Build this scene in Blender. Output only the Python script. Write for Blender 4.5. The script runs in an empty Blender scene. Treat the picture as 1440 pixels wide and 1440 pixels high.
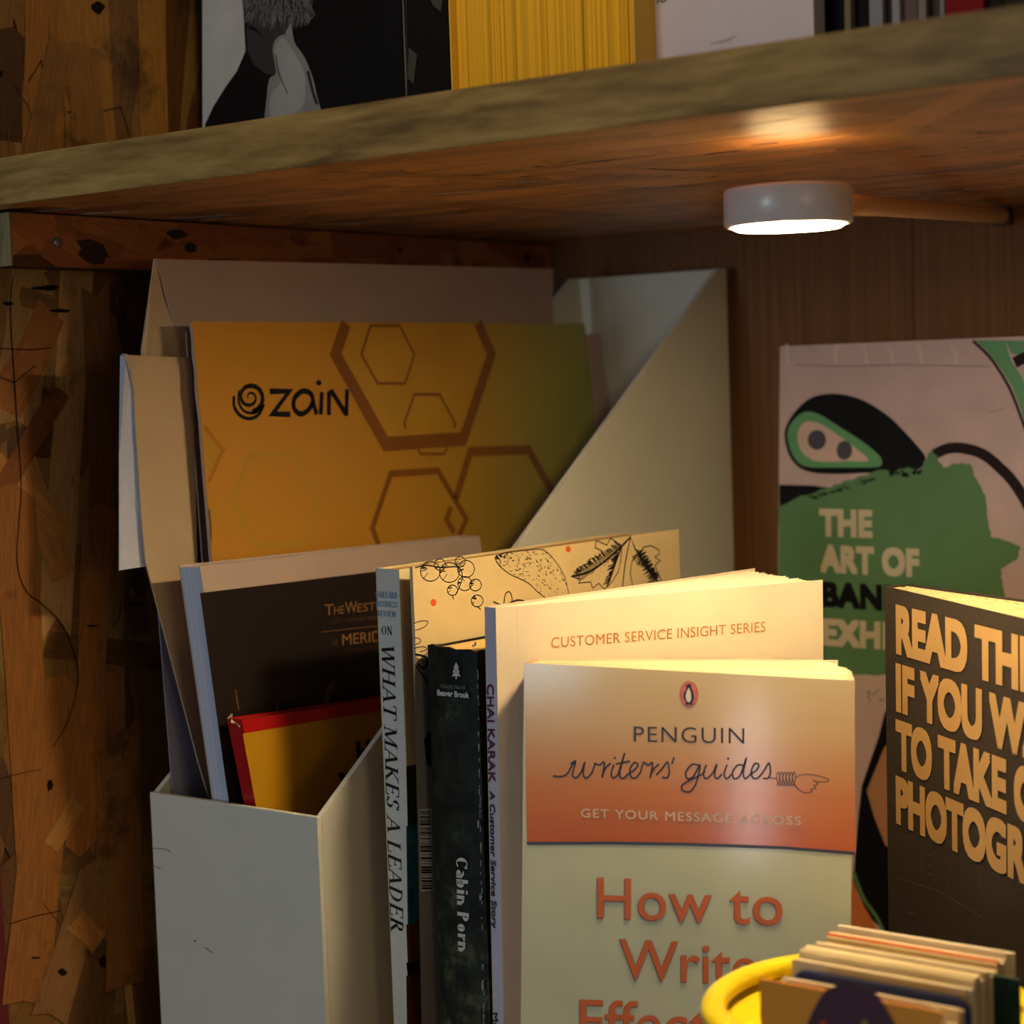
import bpy, bmesh, math, random
from math import sin, cos, pi, radians, atan2, hypot, tan
from mathutils import Vector, Matrix, Quaternion
random.seed(7)
S = bpy.context.scene
COL = S.collection

# ------------------------------------------------------------------ camera, world, lights, exposure
CZ = 0.275                      # lens height above the lower shelf
FPX, PITCH, ROLL, YAW = 2622.0, radians(4.2), radians(1.98), radians(36.4)
FWD = Vector((-sin(YAW)*cos(PITCH), cos(YAW)*cos(PITCH), -sin(PITCH)))
_r = Vector((cos(YAW), sin(YAW), 0)); _u = _r.cross(FWD)
RGT = _r*cos(ROLL) - _u*sin(ROLL); UPV = _u*cos(ROLL) + _r*sin(ROLL)
CAM = Vector((0, 0, CZ))
cd = bpy.data.cameras.new('camera'); cam = bpy.data.objects.new('camera', cd); COL.objects.link(cam)
m = Matrix((RGT, UPV, -FWD)).transposed().to_4x4(); m.translation = CAM; cam.matrix_world = m
cd.sensor_width = 36; cd.lens = 36*FPX/1440; cd.clip_start = .01
cd.dof.use_dof = True; cd.dof.focus_distance = .64; cd.dof.aperture_fstop = 13
S.camera = cam
S.view_settings.view_transform = 'Standard'; S.view_settings.look = 'None'
S.view_settings.exposure = 0.0; S.view_settings.gamma = 1; S.view_settings.use_curve_mapping = False

w = bpy.data.worlds.new('world'); S.world = w; w.use_nodes = True
w.node_tree.nodes['Background'].inputs[0].default_value = (.68, .68, .76, 1)
w.node_tree.nodes['Background'].inputs[1].default_value = .09

def area(name, loc, target, size, energy, col):
    l = bpy.data.lights.new(name, 'AREA'); l.shape = 'RECTANGLE'; l.size, l.size_y = size
    l.energy = energy; l.color = col
    o = bpy.data.objects.new(name, l); COL.objects.link(o); o.location = loc
    o.rotation_euler = (Vector(target)-Vector(loc)).to_track_quat('-Z', 'Y').to_euler(); return o
area('shop_window_light', (-.64, -1.6, .27), (-.48, .6, .22), (.30, .50), 6.2, (.70, .88, 1.0))
area('added_streak_light', (-.25, -1.65, -.10), (-.27, .6, .15), (.035, .24), .55, (.92, .94, 1.0))  # narrow strip added only to put a streak on the orange cover
area('added_warm_fill_light', (1.6, -.5, .35), (-.4, .6, .2), (.5, .5), 2.3, (1.0, .74, .36))  # added warm fill from the right, standing in for the puck's bounce
area('added_upper_fill_light', (-.30, .34, .60), (-.36, .50, .40), (.04, .04), .34, (1.0, .80, .45))  # unseen warm light added above so the yellow page edges catch it

# ------------------------------------------------------------------ picking real positions from measured sight lines
def ray(x, y): return FWD*FPX + RGT*(x-720) + UPV*(720-y)
def at_w(x, y, wd):
    d = ray(x, y); return CAM + d*(wd/FPX)
def at_x(x, y, X):
    d = ray(x, y); return CAM + d*(X/d.x)
def at_y(x, y, Y):
    d = ray(x, y); return CAM + d*(Y/d.y)

# ------------------------------------------------------------------ materials
def lin(c):
    return tuple(((v/255)/12.92 if v/255 <= .04045 else ((v/255+.055)/1.055)**2.4) for v in c)
MATS = {}
def mat(name, rgb, rough=.6, spec=.4, coat=0, coat_rough=.2, var=.06, vscale=40, bump=0, bscale=300, metal=0, emit=0, alpha=None):
    if name in MATS: return MATS[name]
    m = bpy.data.materials.new(name); m.use_nodes = True; nt = m.node_tree; N = nt.nodes; L = nt.links
    b = N['Principled BSDF']; b.inputs['Roughness'].default_value = rough
    b.inputs['Specular IOR Level'].default_value = spec; b.inputs['Metallic'].default_value = metal
    b.inputs['Coat Weight'].default_value = coat; b.inputs['Coat Roughness'].default_value = coat_rough
    c = lin(rgb)
    tc = N.new('ShaderNodeTexCoord'); nz = N.new('ShaderNodeTexNoise'); nz.inputs['Scale'].default_value = vscale
    nz.inputs['Detail'].default_value = 5
    L.new(tc.outputs['Object'], nz.inputs['Vector'])
    rp = N.new('ShaderNodeValToRGB'); rp.color_ramp.elements[0].position = .3; rp.color_ramp.elements[1].position = .7
    rp.color_ramp.elements[0].color = tuple(v*(1-var) for v in c)+(1,); rp.color_ramp.elements[1].color = tuple(min(1, v*(1+var)) for v in c)+(1,)
    L.new(nz.outputs['Fac'], rp.inputs['Fac']); L.new(rp.outputs['Color'], b.inputs['Base Color'])
    if bump:
        n2 = N.new('ShaderNodeTexNoise'); n2.inputs['Scale'].default_value = bscale; L.new(tc.outputs['Object'], n2.inputs['Vector'])
        bp = N.new('ShaderNodeBump'); bp.inputs['Strength'].default_value = bump; bp.inputs['Distance'].default_value = .0005
        L.new(n2.outputs['Fac'], bp.inputs['Height']); L.new(bp.outputs['Normal'], b.inputs['Normal'])
    if emit:
        b.inputs['Emission Color'].default_value = c+(1,); b.inputs['Emission Strength'].default_value = emit
    if alpha is not None: b.inputs['Alpha'].default_value = alpha
    MATS[name] = m; return m

def attr_mat(name, rough=.5, coat=0, coat_rough=.25, grain=.25, gscale=(900, 30, 1), edge=True, bump=.3, spec=.4):
    """colour from a face colour attribute, fibre grain running along each piece's own UV"""
    m = bpy.data.materials.new(name); m.use_nodes = True; nt = m.node_tree; N = nt.nodes; L = nt.links
    b = N['Principled BSDF']; b.inputs['Roughness'].default_value = rough; b.inputs['Specular IOR Level'].default_value = spec
    b.inputs['Coat Weight'].default_value = coat; b.inputs['Coat Roughness'].default_value = coat_rough
    at = N.new('ShaderNodeAttribute'); at.attribute_name = 'col'
    uv = N.new('ShaderNodeUVMap'); uv.uv_map = 'uv'
    mp = N.new('ShaderNodeMapping'); mp.inputs['Scale'].default_value = gscale; L.new(uv.outputs['UV'], mp.inputs['Vector'])
    nz = N.new('ShaderNodeTexNoise'); nz.inputs['Scale'].default_value = 1; nz.inputs['Detail'].default_value = 6; nz.inputs['Roughness'].default_value = .65
    L.new(mp.outputs['Vector'], nz.inputs['Vector'])
    mr = N.new('ShaderNodeMapRange'); mr.inputs['From Min'].default_value = .3; mr.inputs['From Max'].default_value = .7
    mr.inputs['To Min'].default_value = 1-grain; mr.inputs['To Max'].default_value = 1+grain; L.new(nz.outputs['Fac'], mr.inputs['Value'])
    mu = N.new('ShaderNodeVectorMath'); mu.operation = 'SCALE'; L.new(at.outputs['Color'], mu.inputs[0]); L.new(mr.outputs['Result'], mu.inputs['Scale'])
    # sparse dark flecks and worn patches
    tc = N.new('ShaderNodeTexCoord'); n3 = N.new('ShaderNodeTexNoise'); n3.inputs['Scale'].default_value = 38; n3.inputs['Detail'].default_value = 8
    n3.inputs['Roughness'].default_value = .7; L.new(tc.outputs['Object'], n3.inputs['Vector'])
    r3 = N.new('ShaderNodeMapRange'); r3.inputs['From Min'].default_value = .34; r3.inputs['From Max'].default_value = .46
    r3.inputs['To Min'].default_value = .45; r3.inputs['To Max'].default_value = 1; L.new(n3.outputs['Fac'], r3.inputs['Value'])
    m2 = N.new('ShaderNodeVectorMath'); m2.operation = 'SCALE'; L.new(mu.outputs[0], m2.inputs[0]); L.new(r3.outputs['Result'], m2.inputs['Scale'])
    L.new(m2.outputs[0], b.inputs['Base Color'])
    bp = N.new('ShaderNodeBump'); bp.inputs['Strength'].default_value = bump; bp.inputs['Distance'].default_value = .0004
    L.new(nz.outputs['Fac'], bp.inputs['Height']); L.new(bp.outputs['Normal'], b.inputs['Normal'])
    return m

def grain_mat(name, c1, c2, c3, scale, rough=.5, coat=0, bump=.15):
    m = bpy.data.materials.new(name); m.use_nodes = True; nt = m.node_tree; N = nt.nodes; L = nt.links
    b = N['Principled BSDF']; b.inputs['Roughness'].default_value = rough; b.inputs['Coat Weight'].default_value = coat; b.inputs['Coat Roughness'].default_value = .45
    b.inputs['Specular IOR Level'].default_value = .15
    tc = N.new('ShaderNodeTexCoord'); mp = N.new('ShaderNodeMapping'); mp.inputs['Scale'].default_value = scale; L.new(tc.outputs['Object'], mp.inputs['Vector'])
    nz = N.new('ShaderNodeTexNoise'); nz.inputs['Scale'].default_value = 1; nz.inputs['Detail'].default_value = 8; nz.inputs['Roughness'].default_value = .6
    nz.inputs['Distortion'].default_value = .3
    L.new(mp.outputs['Vector'], nz.inputs['Vector'])
    rp = N.new('ShaderNodeValToRGB'); e = rp.color_ramp.elements; e[0].position = .32; e[1].position = .68
    e[0].color = lin(c1)+(1,); e[1].color = lin(c3)+(1,); k = e.new(.5); k.color = lin(c2)+(1,)
    L.new(nz.outputs['Fac'], rp.inputs['Fac']); L.new(rp.outputs['Color'], b.inputs['Base Color'])
    bp = N.new('ShaderNodeBump'); bp.inputs['Strength'].default_value = bump; bp.inputs['Distance'].default_value = .0005
    L.new(nz.outputs['Fac'], bp.inputs['Height']); L.new(bp.outputs['Normal'], b.inputs['Normal'])
    return m

def page_mat(name, rgb, axis, scale=1500, dark=.55):
    """sheet edges: fine lines across the thickness axis of the block (object space)"""
    m = bpy.data.materials.new(name); m.use_nodes = True; nt = m.node_tree; N = nt.nodes; L = nt.links
    b = N['Principled BSDF']; b.inputs['Roughness'].default_value = .85; b.inputs['Specular IOR Level'].default_value = .1
    tc = N.new('ShaderNodeTexCoord'); dt = N.new('ShaderNodeVectorMath'); dt.operation = 'DOT_PRODUCT'; dt.inputs[1].default_value = axis
    L.new(tc.outputs['Object'], dt.inputs[0])
    nz = N.new('ShaderNodeTexNoise'); nz.noise_dimensions = '1D'; nz.inputs['Scale'].default_value = scale; nz.inputs['Detail'].default_value = 3
    L.new(dt.outputs['Value'], nz.inputs['W'])
    rp = N.new('ShaderNodeValToRGB'); c = lin(rgb); e = rp.color_ramp.elements
    e[0].position = .30; e[0].color = tuple(v*dark for v in c)+(1,); e[1].position = .55; e[1].color = c+(1,)
    L.new(nz.outputs['Fac'], rp.inputs['Fac']); L.new(rp.outputs['Color'], b.inputs['Base Color'])
    return m

# ------------------------------------------------------------------ object helpers
def empty(name, label, cat, loc, group=None, kind=None):
    o = bpy.data.objects.new(name, None); o.empty_display_size = .01; COL.objects.link(o); o.location = loc
    if kind: o['kind'] = kind
    else: o['label'] = label; o['category'] = cat
    if group: o['group'] = group
    return o
def link(name, me, parent, mt=None):
    o = bpy.data.objects.new(name, me); COL.objects.link(o)
    if mt and not me.materials: me.materials.append(mt)
    if parent:
        o.parent = parent
        o.location = -base(parent)
    return o
def base(p):
    v = p.location.copy()
    while p.parent: p = p.parent; v = v+p.location
    return v
def mesh(name, V, F, mt, parent=None, bev=0, smooth=False):
    """V in world coordinates; bev = bevel width"""
    me = bpy.data.meshes.new(name); me.from_pydata([tuple(v) for v in V], [], F)
    bm = bmesh.new(); bm.from_mesh(me); bmesh.ops.recalc_face_normals(bm, faces=bm.faces)
    if bev: bmesh.ops.bevel(bm, geom=list(bm.edges), offset=bev, segments=2, affect='EDGES', profile=.6)
    bm.to_mesh(me); bm.free()
    if smooth:
        for p in me.polygons: p.use_smooth = True
    return link(name, me, parent, mt)
CF = [(0,3,2,1),(4,5,6,7),(0,1,5,4),(1,2,6,5),(2,3,7,6),(3,0,4,7)]
def box(name, a, b, mt, parent=None, bev=0):
    x0,y0,z0 = a; x1,y1,z1 = b
    V = [(x0,y0,z0),(x1,y0,z0),(x1,y1,z0),(x0,y1,z0),(x0,y0,z1),(x1,y0,z1),(x1,y1,z1),(x0,y1,z1)]
    return mesh(name, V, CF, mt, parent, bev)
def slab(name, P, nrm, t, mt, parent=None, bev=0):
    """polygon P (world points) thickened by t against nrm"""
    n = len(P); V = [Vector(p) for p in P]+[Vector(p)-nrm*t for p in P]
    F = [tuple(range(n)), tuple(range(2*n-1, n-1, -1))]+[(i, (i+1) % n, n+(i+1) % n, n+i) for i in range(n)]
    return mesh(name, V, F, mt, parent, bev)
def tube(name, pts, r, mt, parent=None, seg=16, cap=True, scale=(1, 1)):
    V = []; F = []
    for i, p in enumerate(pts):
        p = Vector(p); d = (Vector(pts[min(i+1, len(pts)-1)])-Vector(pts[max(i-1, 0)])).normalized()
        s = d.cross(Vector((0,0,1))).normalized(); u = s.cross(d); rr = r[i] if isinstance(r, (list, tuple)) else r
        for k in range(seg):
            a = 2*pi*k/seg; V.append(p+s*cos(a)*rr*scale[0]+u*sin(a)*rr*scale[1])
    for i in range(len(pts)-1):
        for k in range(seg): F.append((i*seg+k, i*seg+(k+1) % seg, (i+1)*seg+(k+1) % seg, (i+1)*seg+k))
    if cap: F += [tuple(range(seg)), tuple(range((len(pts)-1)*seg, len(pts)*seg))]
    return mesh(name, V, F, mt, parent, 0, True)
def lathe(name, c, prof, mt, parent=None, seg=96, closed=True, smooth=True):
    V = []; F = []; n = len(prof)
    for k in range(seg):
        a = 2*pi*k/seg
        for r, z in prof: V.append((c[0]+r*cos(a), c[1]+r*sin(a), c[2]+z))
    for k in range(seg):
        k2 = (k+1) % seg
        for i in range(n if closed else n-1):
            j = (i+1) % n; F.append((k*n+i, k2*n+i, k2*n+j, k*n+j))
    o = mesh(name, V, F, mt, parent, 0, smooth)
    return o

# ------------------------------------------------------------------ print on flat covers
class Plane:
    """a cover face: origin O (top-left as seen), U right, V up (in plane), N towards the reader"""
    def __init__(s, O, U, lean=0, roll=0, N=None):
        s.O = O.copy(); U = U.normalized()
        Nh = U.cross(Vector((0,0,1))).normalized()
        if Nh.dot(O-CAM) > 0: Nh = -Nh
        V = Vector((0,0,1)) if not lean else (Quaternion(U, radians(-lean)) @ Vector((0,0,1)))
        Nn = Quaternion(U, radians(-lean)) @ Nh
        q = Quaternion(Nn, radians(roll)); s.U = q @ U; s.V = q @ V; s.N = Nn
    def pt(s, u, v, n=0): return s.O+s.U*u-s.V*v+s.N*n
    def hit(s, x, y):
        d = ray(x, y); t = (s.O-CAM).dot(s.N)/d.dot(s.N); return CAM+d*t
    def uv(s, x, y):
        q = s.hit(x, y)-s.O; k = s.U.dot(s.V); a = q.dot(s.U); b = q.dot(s.V); return (a-k*b)/(1-k*k), -(b-k*a)/(1-k*k)
class Ink:
    """collects flat printed shapes of one colour on a plane"""
    def __init__(s, pl, lift=.00012): s.p = pl; s.V = []; s.F = []; s.l = lift
    def poly(s, px, uv=False):
        i = len(s.V); s.V += [s.p.pt(*(q if uv else s.p.uv(*q)), s.l) for q in px]; s.F.append(tuple(range(i, i+len(px)))); return s
    def line(s, px, wpx, closed=False, smooth=0, uv=False):
        P = [Vector(q if uv else s.p.uv(*q)) for q in px]
        x, y = px[0]
        wd = wpx if uv else wpx*(s.p.hit(x, y)-CAM).dot(FWD)/FPX
        if smooth: P = catmull(P, smooth, closed)
        n = len(P); L = []; R = []
        for i in range(n):
            a = P[(i-1) % n] if (closed or i) else P[0]; b = P[(i+1) % n] if (closed or i < n-1) else P[-1]
            d1 = (P[i]-a); d2 = (b-P[i])
            if d1.length < 1e-9: d1 = d2
            if d2.length < 1e-9: d2 = d1
            d1 = d1.normalized(); d2 = d2.normalized(); t = (d1+d2)
            t = t.normalized() if t.length > 1e-6 else d1
            k = max(.45, t.dot(d1)); nn = Vector((-t.y, t.x))*(wd/2/k); L.append(P[i]+nn); R.append(P[i]-nn)
        i0 = len(s.V); s.V += [s.p.pt(q.x, q.y, s.l) for q in L+R]
        for i in range(n if closed else n-1):
            j = (i+1) % n; s.F.append((i0+i, i0+j, i0+n+j, i0+n+i))
        return s
    def dot(s, c, r, ry=None, n=20):
        ry = ry or r; s.poly([(c[0]+r*cos(2*pi*k/n), c[1]+ry*sin(2*pi*k/n)) for k in range(n)]); return s
    def build(s, name, mt, parent):
        me = bpy.data.meshes.new(name); me.from_pydata([tuple(v) for v in s.V], [], s.F)
        return link(name, me, parent, mt)
def catmull(P, n, closed=False):
    out = []; m = len(P)
    for i in range(m if closed else m-1):
        g = (lambda k: P[k % m]) if closed else (lambda k: P[max(0, min(m-1, k))])
        a, b, c, d = g(i-1), g(i), g(i+1), g(i+2)
        for k in range(n):
            t = k/n; out.append(.5*((2*b)+(c-a)*t+(2*a-5*b+4*c-d)*t*t+(3*b-a-3*c+d)*t**3))
    if not closed: out.append(P[-1])
    return out
def cr(ox, oy, s, pts): return [(ox+x/s, oy+y/s) for x, y in pts]

def font_mesh(txt, bold=0, spacing=1):
    c = bpy.data.curves.new('t', 'FONT'); c.body = txt; c.size = 1; c.offset = min(0, bold); c.space_character = spacing; c.resolution_u = 4
    o = bpy.data.objects.new('t', c); COL.objects.link(o)
    bpy.context.view_layer.update()
    me = bpy.data.meshes.new_from_object(o.evaluated_get(bpy.context.evaluated_depsgraph_get()))
    bpy.data.objects.remove(o); bpy.data.curves.remove(c)
    if bold > 0:      # heavier weight: shifted layers a few microns apart
        V0 = [v.co.copy() for v in me.vertices]; F0 = [tuple(p.vertices) for p in me.polygons]; V = []; F = []
        for k in range(9):
            d = Vector(((0, 1, 1, 0, -1, -1, -1, 0, 1)[k], (0, 0, 1, 1, 1, 0, -1, -1, -1)[k], 0))*bold
            n = len(V); V += [v+d+Vector((0, 0, k*4e-6)) for v in V0]; F += [tuple(i+n for i in f) for f in F0]
        me = bpy.data.meshes.new('t'); me.from_pydata([tuple(v) for v in V], [], F)
    return me
def text(name, pl, txt, L, R, T, mt, parent, bold=0, spacing=1, shear=0, lift=.00015, cap=None, depth=0):
    """baseline from pixel L to pixel R, T = pixel at the cap height above L; laid on the real cover plane"""
    me = font_mesh(txt, bold, spacing)
    xs = [v.co.x for v in me.vertices]; x0, x1 = min(xs), max(xs)
    ch = (.69+bold) if cap is None else cap
    l, r, t = (Vector(pl.uv(*q)) for q in (L, R, T))
    for v in me.vertices:
        a = (v.co.x-x0)/(x1-x0); b = v.co.y/ch
        q = l+(r-l)*a+(t-l)*b+(r-l)/(x1-x0)*shear*v.co.y
        v.co = pl.pt(q.x, q.y, lift+v.co.z)
    return link(name, me, parent, mt)

# serif letters as thick and thin strokes: ('l',x0,y0,x1,y1,w) ('f',x,y,halfwidth) serif foot  ('e',cx,cy,rx,ry,a0,a1)
TK, TN = .15, .055
SG = {
 'A': (.78, [('l',.1,0,.38,1,TN),('l',.38,1,.68,0,TK),('l',.2,.33,.55,.33,TN),('f',.1,0,.12),('f',.68,0,.14)]),
 'B': (.68, [('l',.18,0,.18,1,TK),('e',.3,.76,.24,.24,-90,90),('e',.3,.27,.29,.27,-90,90),('l',.1,1,.32,1,TN),('l',.1,0,.32,0,TN),('l',.18,.53,.32,.53,TN)]),
 'C': (.74, [('e',.42,.5,.34,.5,45,315),('l',.66,.98,.66,.72,TN)]),
 'D': (.8, [('l',.18,0,.18,1,TK),('e',.3,.5,.4,.5,-90,90),('l',.08,1,.32,1,TN),('l',.08,0,.32,0,TN)]),
 'E': (.66, [('l',.18,0,.18,1,TK),('l',.08,1,.56,1,TN),('l',.08,0,.6,0,TN),('l',.18,.52,.46,.52,TN),('l',.56,1,.56,.8,TN),('l',.6,0,.6,.22,TN),('l',.46,.42,.46,.62,TN)]),
 'H': (.84, [('l',.18,0,.18,1,TK),('l',.66,0,.66,1,TK),('l',.18,.52,.66,.52,TN),('f',.18,0,.14),('f',.66,0,.14),('f',.18,1,.14),('f',.66,1,.14)]),
 'I': (.38, [('l',.19,0,.19,1,TK),('f',.19,0,.14),('f',.19,1,.14)]),
 'K': (.78, [('l',.18,0,.18,1,TK),('l',.2,.42,.6,1,TN),('l',.3,.55,.66,0,TK),('f',.18,0,.14),('f',.18,1,.14),('f',.6,1,.12),('f',.68,0,.12)]),
 'L': (.64, [('l',.18,0,.18,1,TK),('l',.08,0,.58,0,TN),('l',.58,0,.58,.24,TN),('f',.18,1,.14)]),
 'M': (.98, [('l',.14,0,.16,1,TN),('l',.16,1,.46,.05,TK),('l',.46,.05,.78,1,TN),('l',.8,0,.8,1,TK),('f',.14,0,.12),('f',.8,0,.14),('f',.12,1,.1),('f',.84,1,.1)]),
 'N': (.86, [('l',.16,0,.16,1,TN),('l',.16,1,.68,0,TK),('l',.68,0,.68,1,TN),('f',.16,0,.12),('f',.14,1,.1),('f',.68,1,.12)]),
 'O': (.86, [('e',.43,.5,.35,.5,0,360)]),
 'R': (.74, [('l',.18,0,.18,1,TK),('e',.3,.75,.24,.25,-90,90),('l',.08,1,.32,1,TN),('l',.18,.5,.32,.5,TN),('l',.32,.5,.64,0,TK),('f',.18,0,.14),('f',.66,0,.1)]),
 'S': (.6, [('e',.3,.75,.2,.25,20,250),('e',.3,.25,.22,.25,-160,80),('l',.5,.98,.5,.74,TN),('l',.08,.02,.08,.28,TN)]),
 'T': (.72, [('l',.36,0,.36,1,TK),('l',.06,1,.66,1,TN),('l',.06,1,.06,.78,TN),('l',.66,1,.66,.78,TN),('f',.36,0,.16)]),
 'U': (.8, [('l',.18,.3,.18,1,TK),('l',.64,.3,.64,1,TN),('e',.41,.3,.23,.3,180,360),('f',.18,1,.12),('f',.64,1,.12)]),
 'V': (.78, [('l',.12,1,.4,0,TK),('l',.4,0,.66,1,TN),('f',.12,1,.12),('f',.66,1,.12)]),
 'W': (1.06, [('l',.12,1,.34,0,TK),('l',.34,0,.54,1,TN),('l',.54,1,.76,0,TK),('l',.76,0,.96,1,TN),('f',.12,1,.12),('f',.54,1,.1),('f',.96,1,.12)]),
 'P': (.68, [('l',.18,0,.18,1,TK),('e',.3,.73,.26,.27,-90,90),('l',.08,1,.32,1,TN),('l',.18,.46,.32,.46,TN),('f',.18,0,.14)]),
 'a': (.56, [('l',.42,.1,.42,.5,TK),('e',.26,.2,.2,.2,0,360),('e',.26,.5,.17,.18,0,160),('l',.4,.02,.52,.02,TN)]),
 'b': (.62, [('l',.16,0,.16,1,TK),('e',.32,.32,.22,.32,0,360),('l',.06,1,.16,1,TN)]),
 'i': (.32, [('l',.16,0,.16,.64,TK),('f',.16,0,.12),('l',.06,.64,.16,.64,TN),('l',.16,.82,.16,.96,TK)]),
 'n': (.66, [('l',.16,0,.16,.64,TK),('l',.5,0,.5,.42,TK),('e',.34,.42,.17,.22,0,180),('f',.16,0,.12),('f',.5,0,.12),('l',.06,.64,.16,.64,TN)]),
 'o': (.6, [('e',.3,.32,.23,.32,0,360)]),
 'r': (.48, [('l',.16,0,.16,.64,TK),('e',.34,.42,.17,.22,60,180),('f',.16,0,.12),('l',.06,.64,.16,.64,TN),('l',.4,.5,.4,.6,TK)]),
 ' ': (.3, []),
}
def serif(name, pl, txt, L, R, T, mt, parent, shear=0, heavy=1, lift=.00015):
    W = sum(SG[c][0] for c in txt); l, r, t = (Vector(pl.uv(*q)) for q in (L, R, T)); ex = (r-l)/W; ey = t-l
    V = []; F = []; x = 0
    def add(quad):
        i = len(V)
        for a, b in quad:
            q = l+ex*(a+shear*b)+ey*b; V.append(pl.pt(q.x, q.y, lift))
        F.append((i, i+1, i+2, i+3))
    for c in txt:
        wd, st = SG[c]
        for k in st:
            if k[0] == 'l':
                _, x0, y0, x1, y1, tw = k; tw *= heavy; d = Vector((x1-x0, y1-y0)); d.normalize(); n = Vector((-d.y, d.x))*tw/2
                if abs(d.x) > .2 and abs(d.y) > .2: n = Vector((tw/2/abs(d.y), 0))
                add([(x+x0+n.x, y0+n.y), (x+x1+n.x, y1+n.y), (x+x1-n.x, y1-n.y), (x+x0-n.x, y0-n.y)])
            elif k[0] == 'f':
                _, fx, fy, hw = k; s = 1 if fy < .5 else -1
                add([(x+fx-hw, fy), (x+fx+hw, fy), (x+fx+hw, fy+.05*s), (x+fx-hw, fy+.05*s)])
            else:
                _, cx, cy, rx, ry, a0, a1 = k; m = 14
                for q in range(m):
                    A = radians(a0+(a1-a0)*q/m); B = radians(a0+(a1-a0)*(q+1)/m)
                    def pp(a, inn):
                        th = (TN+(TK-TN)*abs(cos(a)))*heavy; rr = 1-inn
                        return (x+cx+(rx-th*inn*1.0)*cos(a), cy+(ry-(TN*heavy)*inn)*sin(a))
                    add([pp(A, 0), pp(B, 0), pp(B, 1), pp(A, 1)])
        x += wd
    me = bpy.data.meshes.new(name); me.from_pydata([tuple(v) for v in V], [], F); return link(name, me, parent, mt)

# ------------------------------------------------------------------ oriented strand board flakes
def strands(name, O, A, B, N, la, lb, count, parent, mt, lens=(.04, .12), wid=(.009, .026), ang=14, pal=None, hmax=.0006, extra=(), rng=None):
    """rectangular wood strands on the face O + a*A + b*B; grain mainly along B; joined into one mesh"""
    rnd = rng or random.Random(11); V = []; F = []; C = []; UVs = []
    pal = pal or OSB
    for i in range(count+len(extra)):
        if i < count:
            ca, cb = rnd.uniform(0, la), rnd.uniform(0, lb); ln = rnd.uniform(*lens); wd = rnd.uniform(*wid)
            th = radians(rnd.gauss(0, ang)) if rnd.random() < .82 else rnd.uniform(0, pi)
            if rnd.random() < .3: ln *= .5; wd *= .7
            c = lin(rnd.choice(pal)); k = rnd.uniform(.75, 1.2); h = hmax*(i+1)/(count+1)+.00002
        else:
            ca, cb, ln, wd, thd, c = extra[i-count]; th = radians(thd); c = lin(c); k = 1; h = hmax*1.05+.00003*(i-count)
        du = (sin(th), cos(th)); dv = (cos(th), -sin(th)); n0 = len(V)
        out = []
        js = [(-.5, -.5), (-.5+rnd.uniform(0,.12), .0), (-.5, .5), (0, .5+rnd.uniform(-.06,.06)), (.5, .5), (.5-rnd.uniform(0,.12), 0), (.5, -.5), (0, -.5+rnd.uniform(-.06,.06))]
        for a, b in js:
            a += rnd.uniform(-.06, .06); b += rnd.uniform(-.05, .05)
            out.append((ca+du[0]*b*ln+dv[0]*a*wd, cb+du[1]*b*ln+dv[1]*a*wd, a*wd, b*ln))
        out = clip(out, la, lb)
        if len(out) < 3: continue
        r0 = rnd.uniform(0, 9)
        V += [O+A*q[0]+B*q[1]+N*h for q in out]
        V += [O+A*q[0]+B*q[1]+N*(h-.0004) for q in out]
        m = len(out); F.append(tuple(range(n0, n0+m)))
        C.append(tuple(v*k for v in c)); UVs.append([(q[2]+r0, q[3]+r0) for q in out])
        for j in range(m):
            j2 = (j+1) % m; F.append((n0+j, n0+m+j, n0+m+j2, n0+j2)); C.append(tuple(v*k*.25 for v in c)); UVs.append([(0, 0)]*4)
    me = bpy.data.meshes.new(name); me.from_pydata([tuple(v) for v in V], [], F)
    me.uv_layers.new(name='uv'); me.color_attributes.new('col', 'FLOAT_COLOR', 'CORNER')
    uvl = me.uv_layers['uv']; at = me.color_attributes['col']
    k = 0
    for p, c, u in zip(me.polygons, C, UVs):
        for j, li in enumerate(p.loop_indices):
            at.data[li].color = (*c, 1); uvl.data[li].uv = u[j]
    o = link(name, me, parent, mt); o['kind'] = 'stuff'; return o
def clip(P, la, lb):
    for ax, lim, s in ((0, 0, 1), (0, la, -1), (1, 0, 1), (1, lb, -1)):
        Q = []
        for i in range(len(P)):
            a, b = P[i-1], P[i]; fa = (a[ax]-lim)*s >= 0; fb = (b[ax]-lim)*s >= 0
            if fa != fb:
                t = (lim-a[ax])/(b[ax]-a[ax]); Q.append(tuple(a[j]+(b[j]-a[j])*t for j in range(4)))
            if fb: Q.append(b)
        P = Q
        if not P: return P
    return P
OSB = [(int(c[0]*.80), int(c[1]*.84), int(c[2]*.88)) for c in [(150,98,48),(164,112,56),(138,84,38),(174,122,64),(122,74,34),(156,104,46),(180,132,74),(132,88,46),(108,66,32),(160,108,54)]]
OSBR = [(150,84,42),(162,96,46),(134,72,34),(170,104,54),(118,62,30),(150,88,40)]

# ================================================================== SETTING
XW, YB = -.559, .778                     # left wall face, back wall face
ZS0, ZS1, YS = CZ+.065, CZ+.081, .4238   # upper shelf underside, top, front edge
BX = -.544                               # outer face of the batten
dark_wood = mat('resin_dark_board', (84, 50, 24), .7, .2)
osb = attr_mat('strand_board_varnished', rough=.5, coat=.2, coat_rough=.35, bump=.35, gscale=(1400, 60, 1), grain=.36)
osb_sh = attr_mat('strand_board_gloss', rough=.45, coat=.5, coat_rough=.38, bump=.8, gscale=(900, 40, 1), grain=.25, spec=.8)
def setting(o): o['kind'] = 'structure'; return o

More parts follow.
